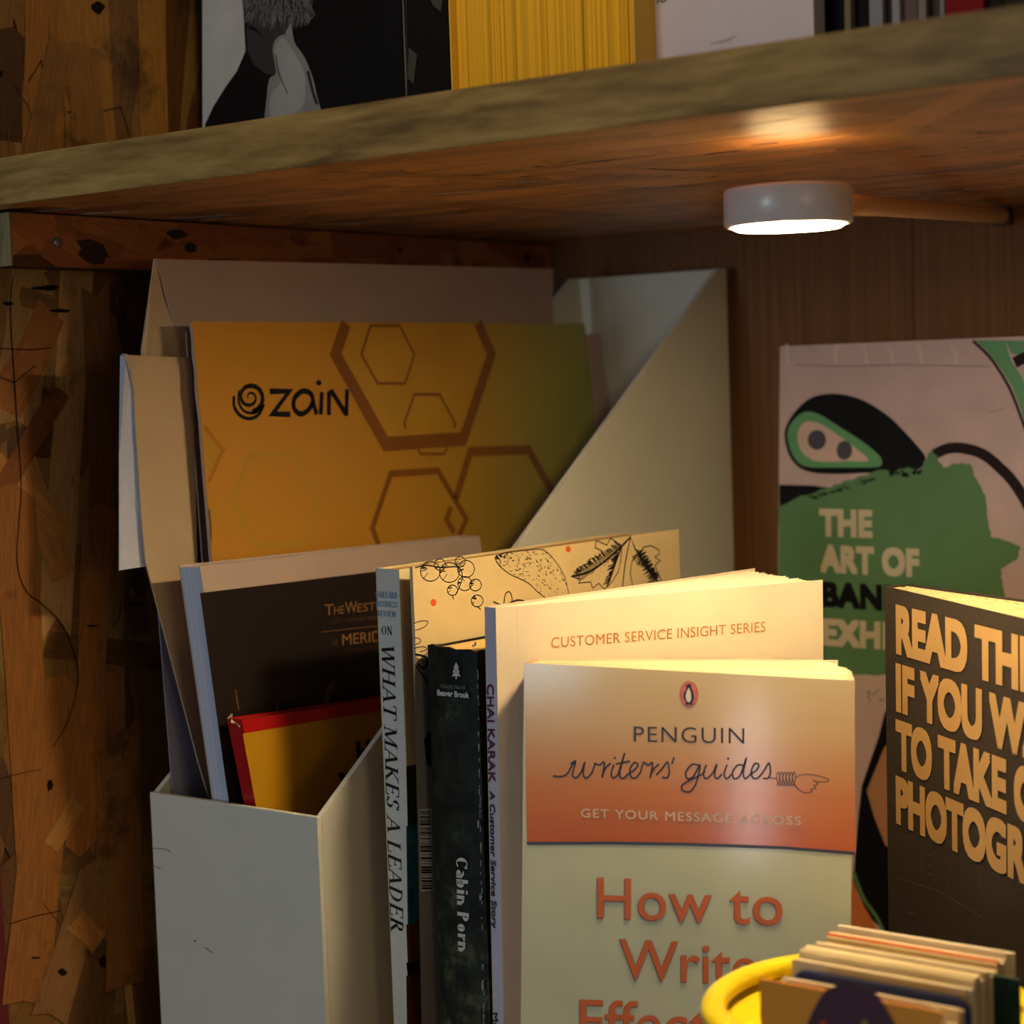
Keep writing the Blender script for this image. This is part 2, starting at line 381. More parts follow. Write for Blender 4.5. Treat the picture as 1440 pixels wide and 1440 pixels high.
wl = setting(box('wall_left', (XW-.018, .40, -.02), (XW-.0006, YB, .95), dark_wood))
X3 = (0,0,1)
ex = []
def fl(px, py, L, wd, deg, c):   # individually placed strands seen in the photograph: centre pixel, length, width
    p = at_x(px, py, XW); ex.append((p.y-.40, p.z+.02, L, wd, deg, c))
fl(92, 615, .150, .0165, 8, (178,134,82)); fl(60, 730, .05, .012, -20, (170,116,60)); fl(140, 620, .12, .014, 2, (140,94,46))
fl(40, 500, .045, .016, 35, (150,92,40)); fl(30, 690, .05, .010, -48, (180,124,66)); fl(30, 640, .06, .009, 40, (128,74,32))
fl(120, 330/3+40, .10, .03, 0, (158,108,46)); fl(215, 90, .14, .016, 2, (166,116,50)); fl(60, 40, .12, .02, 4, (150,98,40))
fl(35, 950, .13, .02, 0, (150,94,40)); fl(125, 950, .13, .016, 8, (160,100,44)); fl(60, 1180, .12, .022, 12, (152,96,42)); fl(150, 1130, .10, .014, 3, (150,96,42))
fl(175, 1360, .07, .004, -4, (196,148,84)); fl(180, 1290, .035, .003, -4, (200,150,88)); fl(100, 1330, .06, .018, 28, (140,100,60)); fl(170, 1200, .1, .02, 3, (146,96,44))
fl(118, 160, .05, .02, -3, (140,96,46)); fl(66, 150, .05, .014, 20, (132,90,44))
fl(120, 1310, .018, .010, -40, (176,120,60)); fl(88, 1160, .02, .009, 45, (170,118,60))
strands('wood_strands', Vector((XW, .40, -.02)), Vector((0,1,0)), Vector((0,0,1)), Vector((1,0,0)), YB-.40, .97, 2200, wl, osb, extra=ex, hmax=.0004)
# knots, gouges and ink scratches of the board
kn = Ink(Plane(Vector((XW+.0009, .5, CZ)), Vector((0,1,0))), 0); kn.p.N = Vector((1,0,0)); kn.p.U = Vector((0,1,0)); kn.p.V = Vector((0,0,1))
def blob(cx, cy, rx, ry, n=14, r=None):
    r = r or random.Random(int(cx*7+cy)); return [(cx+rx*(.7+.5*r.random())*cos(2*pi*k/n), cy+ry*(.7+.5*r.random())*sin(2*pi*k/n)) for k in range(n)]
for b in ((138,10,9,9),(129,84,4,10),(2,103,3,4),(145,1352,5,9),(88,1367,6,6),(70,1104,5,9),(50,1347,8,1.5),(65,405,22,4),(85,437,14,3),(12,427,10,3),(130,880,9,1.6),(189,850,12,2.2)): kn.poly(blob(*b))
kn.line([(18,390),(15,440),(22,560),(24,590),(30,680),(27,730),(24,790),(36,830),(60,850),(85,875),(100,905),(110,945),(107,975),(95,1015),(75,1050)], 1.6, smooth=5)
kn.line([(0,490),(45,492),(72,489)], 1.6).line([(0,530),(20,538),(50,514)], 1.4).line([(15,1299),(50,1288),(85,1281)], 1.6)
kn.line([(0,1095),(40,1085),(58,1082)], 1).line([(60,1270),(85,1300)], 1).line([(170,850),(168,868),(160,880)], 1.2)
kn.line([(95,157),(140,157),(170,150),(182,190)], 1.3).line([(40,115),(58,85),(60,95)], 1.6).line([(125,155),(140,200)], 2.2).line([(20,118),(40,150),(52,190)],1)
kn.build('scratch', mat('scratch_ink', (30, 20, 14), .8, .1), wl)['kind'] = 'stuff'

veneer = grain_mat('brown_veneer', (98, 66, 42), (112, 76, 48), (124, 86, 55), (320, 320, 6), .7, 0, .08)
bw = setting(box('wall_back', (XW-.018, YB, -.02), (.35, YB+.018, .95), veneer))
# hairline joint in the back panel veneer
p = at_y(1285, 400, YB)
box('panel_joint', (p.x-.0004, YB-.0002, 0), (p.x+.0001, YB+.001, ZS0), mat('joint_dark', (66, 44, 30), .8), bw)

lowbm = grain_mat('lower_board', (110, 78, 40), (140, 100, 54), (160, 118, 66), (12, 160, 160), .5, .2)
fr = setting(box('floor', (XW-.018, .405, -.02), (.35, YB, 0), lowbm))

tr = setting(box('trim_1', (XW-.03, .385, -.02), (XW+.0004, .4318, CZ-.135), mat('red_stain', (96, 24, 18), .5, .4, coat=.3), None, .0004))

# upper shelf: strand board core with a solid edge strip
shelf = setting(empty('trim_2', '', '', (XW, YS, ZS0), kind='structure'))
box('shelf_board', (XW, YS+.0016, ZS0+.0006), (.35, YB, ZS1), mat('shelf_core', (110, 64, 28), .5, .3, coat=.6, coat_rough=.2), shelf)
edgem = grain_mat('edge_band', (100, 74, 38), (146, 114, 62), (176, 142, 84), (26, 400, 190), .5, .2, .2)
box('edge_band', (XW, YS, ZS0), (.35, YS+.0016, ZS1+.0002), edgem, shelf, .0004)
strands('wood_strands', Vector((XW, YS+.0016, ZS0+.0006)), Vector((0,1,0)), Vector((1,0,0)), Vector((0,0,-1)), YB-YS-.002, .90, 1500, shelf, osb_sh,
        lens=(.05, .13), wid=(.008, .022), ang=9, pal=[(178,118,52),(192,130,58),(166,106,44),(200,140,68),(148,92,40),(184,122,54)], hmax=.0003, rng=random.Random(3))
fk = random.Random(5); V = []; F = []
for i in range(150):
    y = YS+.01+fk.random()**.8*(YB-YS-.02); x = XW+.02+fk.random()*.75; l = fk.uniform(.003, .014); q = fk.uniform(.0003, .0009); z = ZS0+.0002-.00004; n = len(V); s = fk.uniform(-.15, .25)
    V += [(x, y, z), (x+l*.5, y-q+s*l*.5, z), (x+l, y+s*l, z), (x+l*.5, y+q+s*l*.5, z)]; F.append((n, n+1, n+2, n+3))
mesh('fleck', V, F, mat('scratch_ink', (30, 20, 14)), shelf)['kind'] = 'stuff'

# batten below the shelf on the left wall
bat = setting(empty('trim_3', '', '', (BX, .44, ZS0-.02), kind='structure'))
box('batten_board', (XW+.0006, .4402, CZ+.0455), (BX-.0006, YB-.0005, ZS0-.0004), mat('resin_dark_board', (70, 40, 20)), bat)
box('sawn_end', (XW+.0006, .4396, CZ+.0455), (BX, .4402, ZS0-.0004), grain_mat('sawn_end_wood', (120, 104, 74), (146, 130, 96), (160, 144, 108), (500, 500, 60), .8, 0, .3), bat)
exb = []
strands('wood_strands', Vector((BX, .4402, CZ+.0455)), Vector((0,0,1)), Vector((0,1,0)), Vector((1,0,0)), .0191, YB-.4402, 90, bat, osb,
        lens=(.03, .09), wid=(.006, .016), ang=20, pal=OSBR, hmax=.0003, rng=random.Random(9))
kp = Plane(Vector((BX+.0008, .5, CZ)), Vector((0,1,0))); kp.N = Vector((1,0,0)); kp.U = Vector((0,1,0)); kp.V = Vector((0,0,1))
k2 = Ink(kp, 0)
k2.poly(cr(0,0,3,[(325,1015),(380,1008),(435,1030),(455,1070),(440,1110),(400,1118),(365,1100),(330,1075),(345,1050)])); k2.poly(blob(249,330,14,7)); k2.poly(blob(268,348,8,7))
k2.poly(blob(563,352,3,4)); k2.poly(blob(742,362,6,5))
k2.build('knot', mat('knot_dark', (44, 20, 12), .6), bat)
nl = Vector(kp.hit(81, 341)); lathe_n = []
tube('nail', [nl-Vector((.001,0,0)), nl+Vector((.0006,0,0)), nl+Vector((.001,0,0))], [.0019, .0019, .0014], mat('nail_steel', (128, 128, 126), .4, .5, metal=.8), bat, 18)

# ================================================================== BOOK BUILDER
white_page = (226, 214, 190)
def book(name, label, cat, pl, W, H, T0, cover, pages, T1=None, ct=.0005, spine='left', group=None, gloss=None, inset=.0015, covers=('front', 'back', 'spine'), spine_mat=None, back_mat=None, bev=0, fan=0, ub=None, skew=0):
    """front face on plane pl (u 0..W, v 0..H), thickness T0 at the left, T1 at the right, behind it"""
    T1 = T0 if T1 is None else T1
    b0 = pl.pt(W/2, H, -T0/2); root = empty(name, label, cat, (b0.x, b0.y, b0.z), group)
    ub = W if ub is None else ub
    def dr(nn): f = min(1, max(0, nn/-T1)) if T1 else 0; return (W-ub)*f*f      # back leaves fan round and end short
    def hexa(nm, u0, u1, v0, v1, n00, n01, n10, n11, mt, bevel=0):
        r = u1 > W/2; q0 = dr(n10) if r else 0; q1 = dr(n11) if r else 0; s0, s1 = skew*n00/-T0, skew*n01/-T0
        e0, e1 = (s0, s1) if not r else (0, 0)
        V = [pl.pt(u0+s1, v1, n01), pl.pt(u1-q1+e1, v1, n11), pl.pt(u1-q0+e0, v1, n10), pl.pt(u0+s0, v1, n00),
             pl.pt(u0+s1, v0, n01), pl.pt(u1-q1+e1, v0, n11), pl.pt(u1-q0+e0, v0, n10), pl.pt(u0+s0, v0, n00)]
        return mesh(nm, V, CF, mt, root, bevel)
    k0, k1 = -T0, -T1
    parts = {}
    parts['front'] = hexa('front_cover', 0, W, 0, H, 0, -ct, 0, -ct, cover)
    parts['back'] = hexa('back_cover', 0, W, 0, H, k0+ct, k0, k1+ct, k1, back_mat or cover)
    su = (0, ct) if spine == 'left' else (W-ct, W)
    kk = (k0) if spine == 'left' else k1
    parts['spine'] = hexa('spine', su[0], su[1], 0, H, -ct, kk+ct, -ct, kk+ct, spine_mat or cover)
    ul, ur = (ct, W-inset) if spine == 'left' else (inset, W-ct)
    if fan:
        r = random.Random(3); n = fan
        V = []; F = []
        for i in range(n):
            f0, f1 = (i+.15)/n, (i+.85)/n; dv = r.uniform(0, .0005)+.0005; du = r.uniform(0, .0035)*(1 if spine == 'left' else 0)
            a0, a1 = -ct+f0*(k0+2*ct), -ct+f1*(k0+2*ct); c0, c1 = -ct+f0*(k1+2*ct), -ct+(f0+.6/n)*(k1+2*ct); d0, d1 = ur-du-dr(c0), ur-du-dr(c1)
            q = len(V); V += [pl.pt(ul, H-.001, a1), pl.pt(d1, H-.001, c1), pl.pt(d0, H-.001, c0), pl.pt(ul, H-.001, a0), pl.pt(ul, dv, a1), pl.pt(d1, dv, c1), pl.pt(d0, dv, c0), pl.pt(ul, dv, a0)]
            F += [tuple(x+q for x in f) for f in CF]
        parts['pages'] = mesh('page_block', V, F, pages, root)
    else:
        parts['pages'] = hexa('page_block', ul, ur, .0008, H-.001, -ct, k0+ct, -ct, k1+ct, pages)
    return root, parts

def pages_for(pl, nm, rgb=white_page, scale=1500, dark=.6): return page_mat(nm, rgb, tuple(pl.N), scale, dark)
def to_floor(pl, W=0):  # height so that the lowest corner meets the board
    return (pl.O.z-.0002)/pl.V.z - max(0, -(pl.U.z*W)/pl.V.z)*1 if False else ((pl.O.z + min(0, pl.U.z*W) - .0003)/pl.V.z)

# ================================================================== MAGAZINE FILE AND ITS CONTENTS
card = mat('white_card', (206, 204, 192), .55, .3, var=.02, bump=.05)
FX0, FX1, FY0, FY1 = -.5226, -.438, .4735, .770
FT, FZF = .0022, CZ-.1515; FZB = CZ+.0462
pf = at_x(1010, 378, FX1)
fr_ = empty('magazine_file', 'white cardboard magazine file with slanted sides, holding booklets and envelopes', 'file box', ((FX0+FX1)/2, (FY0+FY1)/2, 0))
box('front_panel', (FX0, FY0, .0003), (FX1, FY0+FT, FZF), card, fr_, .0003)
box('back_panel', (FX0, FY1-FT, .0003), (FX1, FY1, FZB), card, fr_, .0003)
box('bottom_panel', (FX0+FT, FY0+FT, .0003), (FX1-FT, FY1-FT, .0025), card, fr_)
for x in (FX0, FX1-FT):
    P = [Vector((x+FT, FY0+FT, .0003)), Vector((x+FT, FY1-FT, .0003)), Vector((x+FT, FY1-FT, FZB)), Vector((x+FT, pf.y, FZB)), Vector((x+FT, FY0+FT, FZF))]
    slab('side_panel', P, Vector((1,0,0)), FT, card, fr_, .0002)
# loose hairs / scuffs on the file front
sp = Plane(Vector((FX0, FY0-.0002, FZF)), Vector((1,0,0))); sc = Ink(sp, .0001)
sc.line([(214,1193),(232,1194),(240,1199)], .8, smooth=3).line([(216,1217),(226,1222)], .7).line([(288,1332),(299,1340)], .9).dot((274,1323), 1.3)
sc.build('scuff', mat('scuff_grey', (84, 84, 86)), fr_)['kind'] = 'stuff'

beige = mat('envelope_buff', (196, 172, 142), .75, .15, var=.04, bump=.1)
pinkish = mat('envelope_white', (180, 158, 150), .75, .15, var=.03, bump=.1)
lilac = mat('paper_lilac_white', (196, 198, 214), .75, .15, var=.03)
def sheet(name, pts, t, mt, parent=None):
    """polygon of (px, py, X) seen points on real planes X = const"""
    P = [at_x(a, b, X) for a, b, X in pts]
    return slab(name, P, Vector((1,0,0)), t, mt, parent)
X0 = -.515
r = empty('envelope', 'large blank white envelope, rearmost and topmost in the magazine file', 'envelope', tuple(at_x(450, 900, X0)))
sheet('envelope_body', [(262,466,X0),(247,457,X0),(240,440,X0),(219,364,X0),(778,378,X0),(778,470,X0),(776,900,X0),(330,1100,X0),(300,1000,X0)], .0006, pinkish, r)
sheet('flap', [(217,364,X0+.0006),(231,420,X0-.001),(240,446,X0-.001),(262,470,X0-.0006),(268,560,X0-.001),(200,560,X0-.0034),(199,492,X0-.0032)], .0004, beige, r)
X1 = -.509
r = empty('envelope', 'open buff envelope with folded top, leftmost in the magazine file', 'envelope', tuple(at_x(250, 900, X1)))
sheet('envelope_body', [(176,499,X1),(268,503,X1),(273,600,X1),(278,800,X1),(330,1135,X1),(298,1135,X1),(280,1075,X1),(205,790,X1),(199,720,X1),(191,600,X1),(188,545,X1),(184,525,X1)], .0006, beige, r)
sheet('back_panel', [(170,500,X1-.0045),(177,499,X1-.0006),(184,527,X1-.0012),(190,545,X1-.0012),(200,720,X1-.0014),(208,796,X1-.0018),(168,802,X1-.0052),(168,640,X1-.0046)], .0004, lilac, r)
sheet('top_fold', [(170,500,X1-.0045),(173,497,X1-.002),(180,498,X1+.0003),(187,530,X1+.0004),(183,527,X1-.0006),(176,512,X1-.003)], .0003, pinkish, r)
# back of a white envelope low in the file, its shade painted lilac-grey
tag_l = sheet('envelope_back', [(222,850,-.5175),(262,850,-.5165),(330,1130,-.5165),(244,1130,-.519)], .0004, mat('shaded_envelope_paper', (150, 148, 172), .8, .1))
tag_l['label'] = 'back of a white envelope, its shade painted lilac-grey, standing low behind the buff envelope, against the file side'; tag_l['category'] = 'paper'
X15 = -.5045
ps = sheet('folded_leaflet', [(700,470,X15),(845,470,X15),(866,680,X15),(700,900,X15)], .001, pinkish)
ps['label'] = 'plain white leaflet showing only its right edge behind the golden booklet'; ps['category'] = 'leaflet'

# golden booklet
X2 = -.5000
zp = Plane(at_x(270, 452, X2), Vector((0,1,0)), 0, 0); zp.N = Vector((1,0,0)); zp.U = Vector((0,1,0)); zp.V = Vector((0,0,1))
def gradm(name, c0, c1, axis, a, b, rough, coat=0, mid=None, coat_rough=.2, spec=.4, bump=0):
    """colour gradient along a world axis of the sheet"""
    m = bpy.data.materials.new(name); m.use_nodes = True; N = m.node_tree.nodes; L = m.node_tree.links; bs = N['Principled BSDF']
    bs.inputs['Roughness'].default_value = rough; bs.inputs['Coat Weight'].default_value = coat; bs.inputs['Coat Roughness'].default_value = coat_rough; bs.inputs['Specular IOR Level'].default_value = spec
    tc = N.new('ShaderNodeTexCoord'); dt = N.new('ShaderNodeVectorMath'); dt.operation = 'DOT_PRODUCT'; dt.inputs[1].default_value = tuple(axis); L.new(tc.outputs['Object'], dt.inputs[0])
    mr = N.new('ShaderNodeMapRange'); mr.inputs['From Min'].default_value = a; mr.inputs['From Max'].default_value = b; L.new(dt.outputs['Value'], mr.inputs['Value'])
    rp = N.new('ShaderNodeValToRGB'); e = rp.color_ramp.elements; e[0].color = lin(c0)+(1,); e[1].color = lin(c1)+(1,)
    if mid:
        for ps_, cc in mid: k = e.new(ps_); k.color = lin(cc)+(1,)
    L.new(mr.outputs['Result'], rp.inputs['Fac']); L.new(rp.outputs['Color'], bs.inputs['Base Color'])
    if bump:
        nz = N.new('ShaderNodeTexNoise'); nz.inputs['Scale'].default_value = 60; nz.inputs['Detail'].default_value = 6; L.new(tc.outputs['Object'], nz.inputs['Vector'])
        bp = N.new('ShaderNodeBump'); bp.inputs['Strength'].default_value = bump; bp.inputs['Distance'].default_value = .0004
        L.new(nz.outputs['Fac'], bp.inputs['Height']); L.new(bp.outputs['Normal'], bs.inputs['Normal'])
    return m
ya = zp.hit(275, 600).y; yb = zp.hit(830, 600).y
zm = gradm('gold_cover', (198, 140, 46), (146, 148, 56), (0,1,0), ya, yb, .42, .35, [(.45, (190,136,44)), (.62, (178,138,46)), (.8, (164,142,50))], .3)
zr = empty('booklet', 'golden orange to olive booklet with hexagon outlines and a black swirl logo', 'booklet', tuple(zp.hit(560, 900)))
left_edge = [(270,452),(273,475),(274,500),(277,520),(278,550),(283,590),(285,620),(288,660),(293,720),(298,785),(312,1000)]
right_edge = [(862,900),(838,612),(832,540),(822,455)]
P = [zp.hit(*q)+Vector((0,0,0)) for q in left_edge+right_edge]
slab('cover', P, Vector((1,0,0)), .0004, zm, zr)
slab('page_block', [p+Vector((-.0004, .0006 if i < 11 else -.0006, -.0005)) for i, p in enumerate(P)], Vector((1,0,0)), .0018, pinkish, zr)
st = Ink(zp, .0004); st.line([(294,715),(297,760)], 2.2); st.build('staple', mat('staple_steel', (170,170,165), .35, .5, metal=.9), zr)
Z = lambda pts: cr(240, 420, 2.3226, pts)
brn = mat('print_brown', (132, 82, 28), .45, .4, coat=.3); fnt = mat('print_faint_olive', (190, 148, 54), .45, .4, coat=.3); fbr = mat('print_faint_brown', (178, 118, 34), .45, .4, coat=.3)
lite = mat('print_gold', (188, 142, 44), .45, .4, coat=.3)
g = Ink(zp, .00008); g.poly(Z([(585,80),(555,182),(712,462),(945,445),(1030,182),(990,80)])); g.build('cover_panel', lite, zr); g = Ink(zp, .00008); g.poly(Z([(105,415),(165,495),(125,600)])); g.build('cover_panel', lite, zr)
g = Ink(zp, .00016)
g.line(Z([(572,79),(538,182),(702,475),(955,458),(1047,182),(1003,79)]), 21)
g.line(Z([(652,88),(747,88),(795,182),(765,277),(675,277),(622,182)]), 4.5, True)
g.line(Z([(768,425),(762,408),(795,313),(878,313),(930,410),(922,420)]), 4.5).line(Z([(805,485),(815,507),(893,507),(903,485)]), 4.5)
g.line(Z([(700,860),(658,750),(718,572),(872,562),(965,720),(930,800)]), 10).line(Z([(930,655),(978,500),(1168,493),(1262,660)]), 14).line(Z([(915,680),(900,720),(925,765)]), 10)
g.build('printed_hexagon', brn, zr)
g = Ink(zp, .00013); g.line(Z([(255,512),(400,505),(480,665),(430,800),(275,805),(205,660)]), 6.8, True).line(Z([(585,400),(540,520),(612,668),(690,665)]), 6); g.build('printed_hexagon', fnt, zr)
g = Ink(zp, .00013); g.line(Z([(108,415),(170,495),(122,600)]), 7.5); g.build('printed_hexagon', fbr, zr)
ink = mat('black_ink', (14, 13, 16), .5, .3)
g = Ink(zp, .0002)
sw = []
for k in range(26):
    a = radians(150+k*26); rr = 6+k*1.75; sw.append((258+rr*cos(a)*.95, 322+rr*sin(a)))
for i in range(len(sw)-1): g.line(Z([sw[i], sw[i+1]]), 2.2+.24*i)
g.line(Z([(222,300),(222,340),(240,368),(270,372),(296,350)]), 3.9, smooth=4).line(Z([(206,318),(206,350),(225,380),(255,392),(285,380),(304,345)]), 5.1, smooth=4)
g.line(Z([(322,303),(386,303),(332,376),(390,378)]), 8.4)
g.line(Z([(476,378),(466,345),(458,312),(430,302),(404,325),(402,358),(424,377),(450,362),(464,335)]), 7.8, smooth=4)
g.line(Z([(493,305),(489,378)]), 8.1).dot(Z([(483,275)])[0], 3.8)
g.line(Z([(516,380),(516,312),(526,305),(570,374),(573,374),(575,296)]), 8.1)
g.build('printed_logo', ink, zr)

# thick white magazine with a dark cover panel
X3 = -.482
def tilted(px, py, X, roll):
    p = Plane(at_x(px, py, X), Vector((0,1,0)), 0, 0); p.N = Vector((1,0,0)); a = radians(roll)
    p.U = Vector((0, cos(a), sin(a))); p.V = Vector((0, -sin(a), cos(a))); return p
mp_ = tilted(281, 796, X3, 5.4)
mp_.U = (mp_.hit(675, 754)-mp_.O).normalized(); mp_.V = -(mp_.hit(328, 1130)-mp_.O).normalized()
Wm = mp_.uv(675, 754)[0]; 
mroot, mpart = book('magazine', 'thick white-bordered magazine with black cover panel and gold hotel lettering', 'magazine', mp_, Wm, (mp_.O.z-.004+Wm*mp_.U.z)/mp_.V.z, .0108,
    mat('magazine_border', (190, 168, 158), .5, .3, coat=.2), page_mat('magazine_edges', (196, 200, 216), (1,0,0), 900, .8), spine='right', inset=.0002)
mg = lambda pts: cr(180, 720, 3, pts)
g = Ink(mp_, .0001); q = [mp_.uv(*mg([(305,342)])[0]), mp_.uv(*mg([(1500,185)])[0])]
g.poly(mg([(303,342),(1040,252),(1420,205)])+[(655,1200),(330,1200),(322,1130),(316,1090)]); g.build('cover_panel', mat('black_panel', (34, 26, 26), .4, .4, coat=.3, coat_rough=.3), mroot)
gold = mat('gold_foil', (176, 128, 74), .4, .5, metal=.4)
text('printed_lettering', mp_, 'T', *mg([(828,436),(866,433),(828,390)]), gold, mroot, lift=.0002)
text('printed_lettering', mp_, 'HE', *mg([(868,432),(910,428),(868,398)]), gold, mroot, lift=.0002)
text('printed_lettering', mp_, 'W', *mg([(916,428),(965,422),(914,380)]), gold, mroot, lift=.0002)
text('printed_lettering', mp_, 'ESTIN', *mg([(966,422),(1092,408),(966,388)]), gold, mroot, lift=.0002)
text('printed_lettering', mp_, 'CITY CENTRE BAHRAIN', *mg([(852,472),(1110,445),(851,456)]), mat('gold_dim', (96, 72, 48), .5), mroot, lift=.0002)
text('printed_lettering', mp_, 'Le', *mg([(858,562),(884,560),(858,530)]), mat('gold_dim', (96, 72, 48), .5), mroot, lift=.0002)
text('printed_lettering', mp_, 'MERIDIEN', *mg([(903,562),(1150,535),(902,516)]), gold, mroot, lift=.0002)
text('printed_lettering', mp_, 'CITY CENTRE BAHRAIN', *mg([(905,596),(1130,570),(904,580)]), mat('gold_dim', (96, 72, 48), .5), mroot, lift=.0002)
g = Ink(mp_, .0002); g.line(mg([(815,506),(1130,472)]), .8); g.build('printed_rule', gold, mroot)
g = Ink(mp_, .0002); g.poly(mg([(818,812),(828,765),(850,725),(900,700),(868,735),(850,775),(846,815)])); gd = mat('gold_dim', (96, 72, 48), .5); g.build('printed_crescent', gd, mroot)
for q_ in ([(450,752),(456,750),(468,835),(462,840)], [(622,800),(628,800),(632,832),(624,832)]):
    g = Ink(mp_, .0002); g.poly(mg(q_)); g.build('printed_stroke', gd, mroot)

# red hardback with yellow cover panel
X4 = -.4700
rp_ = tilted(340, 1012, X4, 5); rp_.U = (rp_.hit(532, 984)-rp_.O).normalized(); rp_.V = -(rp_.hit(366, 1142)-rp_.O).normalized()
redm = mat('red_cloth', (176, 18, 20), .35, .4, coat=.5, coat_rough=.2)
rroot, rpart = book('hardback_book', 'small red hardback with mustard yellow front, leaning lowest in the magazine file', 'book', rp_, .13, (rp_.O.z-.004+.13*min(0, rp_.U.z))/rp_.V.z, .0075, redm, page_mat('red_book_edges', (150, 100, 40), (1,0,0)), ct=.0014, inset=.003)
rg = lambda pts: cr(180, 720, 3, pts)
g = Ink(rp_, .0001); g.poly(rg([(483,935),(860,872),(1300,800)])+[(640,1300),(395,1300),(372,1200)]); g.build('cover_panel', mat('mustard_panel', (184, 134, 22), .5, .3), rroot)
text('printed_lettering', rp_, 'HOW', (501, 1072), (575, 1058), (500, 1042), ink, rroot, bold=.05, lift=.0002)
text('printed_lettering', rp_, 'WE', (476, 1115), (540, 1103), (475, 1087), ink, rroot, bold=.05, lift=.0002)
g = Ink(rp_, .0008); g.line(rg([(415,870),(432,855),(430,885),(450,890),(466,905)]), 2.2); g.line(rg([(425,850),(435,880),(462,900)]), 1.6)
g.build('torn_edge', mat('torn_white', (200, 186, 176), .9), rroot)

# ================================================================== STANDING BOOKS
# spine-out book about leading
hb = Plane(at_x(561, 801, -.4125), Vector((0.063, .998, 0)), 0, 0)
hb.N = Vector((.998, -.063, 0)); H = hb.O.z-.0003
hbw = mat('chalk_white_cover', (206, 206, 200), .45, .35, coat=.2)
# in-plane and sideways tilt follow the real spine edge
T = .0112
hroot, hp = book('paperback_book', 'white paperback standing spine-out, black serif title running down its spine', 'book', hb, .148, H, T, mat('cream_cover', (208, 194, 150), .45, .35, coat=.2), pages_for(hb, 'hbr_pages', (196, 150, 100)), spine='left', spine_mat=hbw)
spl = Plane(hb.pt(0, 0, -T), -hb.N*-1, 0, 0); spl.N = -hb.U; spl.U = hb.N; spl.V = Vector((0,0,1))
blue_ink = mat('pale_blue_ink', (118, 146, 170), .5)
s3 = lambda x, y: (180+x/3, 720+y/3)
serif('printed_lettering', spl, 'HARVARD', s3(1045,360), s3(1137,366), s3(1045,334), blue_ink, hroot, heavy=1.3)
serif('printed_lettering', spl, 'BUSINESS', s3(1046,398), s3(1138,404), s3(1046,374), blue_ink, hroot, heavy=1.3)
serif('printed_lettering', spl, 'REVIEW', s3(1052,438), s3(1132,444), s3(1052,414), blue_ink, hroot, heavy=1.3)
serif('printed_lettering', spl, 'ON', s3(1068,516), s3(1117,520), s3(1068,480), ink, hroot)
serif('printed_lettering', spl, 'WHAT MAKES A LEADER', (536.5, 903), (550, 1309), (554, 902), ink, hroot, shear=.22, heavy=.9)
# picture at the foot of its cover
for nm, c, y0, y1 in (('a', (58,42,50), 1078, 1162), ('b', (40,92,104), 1162, 1300), ('c', (92,48,36), 1300, 1354), ('d', (26,22,26), 1354, 1372), ('e', (84,34,24), 1372, 1500)):
    g = Ink(hb, .0001); g.poly([(571,y0),(640,y0-14),(650,y1-14),(573,y1)]); g.poly([(571+(y0-1078)*.03,y0),(572+(y0-1078)*.03,y0),(573+(y1-1078)*.03,y1),(571+(y1-1078)*.03,y1)])
    g.build('printed_picture', mat('cover_picture_'+nm, c, .5, var=.3, vscale=200), hroot)

# botanical cookbook, back cover towards us
bp_ = Plane(at_x(580, 797, -.4045), Vector((.0956, .9954, 0)), 0, 0); bp_.N = Vector((.9954, -.0956, 0))
bW = bp_.uv(955, 760)[0]
bot_m = gradm('botanical_cover', (226, 198, 150), (214, 206, 186), (0,0,-1), -.27, -.1, .5, .15)
bot_m = mat('botanical_cream', (206, 182, 136), .5, .3, coat=.15)
broot, bpp = book('cookbook', 'cream book with ink drawings of leaves and berries on its cover', 'book', bp_, bW, bp_.O.z-.0003, .0014, bot_m, pages_for(bp_, 'bot_pages', (196, 146, 90)), spine_mat=mat('silver_grey_spine', (176, 178, 182), .35, .5))
B = lambda pts: cr(500, 720, 3, pts)
g = Ink(bp_, .0001)
rr = random.Random(2)
for cx, cy, R in ((315,250,42),(395,255,42),(465,240,36),(460,302,30),(408,330,22),(505,308,25),(512,375,25),(355,222,24),(440,210,22)):
    g.line(B([(cx+R*cos(2*pi*k/18), cy+R*sin(2*pi*k/18)) for k in range(18)]), 1.49, True)
    for k in range(7):
        a = rr.uniform(2.2, 4.4); q = rr.uniform(.25, .8)
        g.line(B([(cx+R*.95*cos(a), cy+R*.95*sin(a)), (cx+R*q*cos(a+.25), cy+R*q*sin(a+.25))]), 1.08)
g.line(B([(250,235),(300,225),(360,235),(430,232),(450,270),(440,310),(420,350)]), 1.89, smooth=4).line(B([(408,350),(412,368)]), 1.62).line(B([(512,398),(528,412)]), 1.62)
sq1 = [(585,190),(605,225),(650,262),(700,285),(735,305),(765,335),(800,362)]; sq2 = [(590,185),(650,168),(720,162),(790,160),(840,205),(880,270),(898,345)]
g.line(B(sq1), 1.5, smooth=3).line(B(sq2), 1.3, smooth=3)
A1 = catmull([Vector(v) for v in sq1], 9); A2 = catmull([Vector(v) for v in sq2], 9)
for k in range(230):
    i = rr.randrange(len(A1)-2); f = rr.random(); a = A1[i].lerp(A2[min(i, len(A2)-1)], f); b = A1[i+1].lerp(A2[min(i+1, len(A2)-1)], f+rr.uniform(-.03,.03)); l = rr.uniform(.5, 1.6)
    g.line(B([tuple(a), tuple(a+(b-a)*l)]), rr.choice((.6, .9, 1.2)) if i > 8 else 1.8)
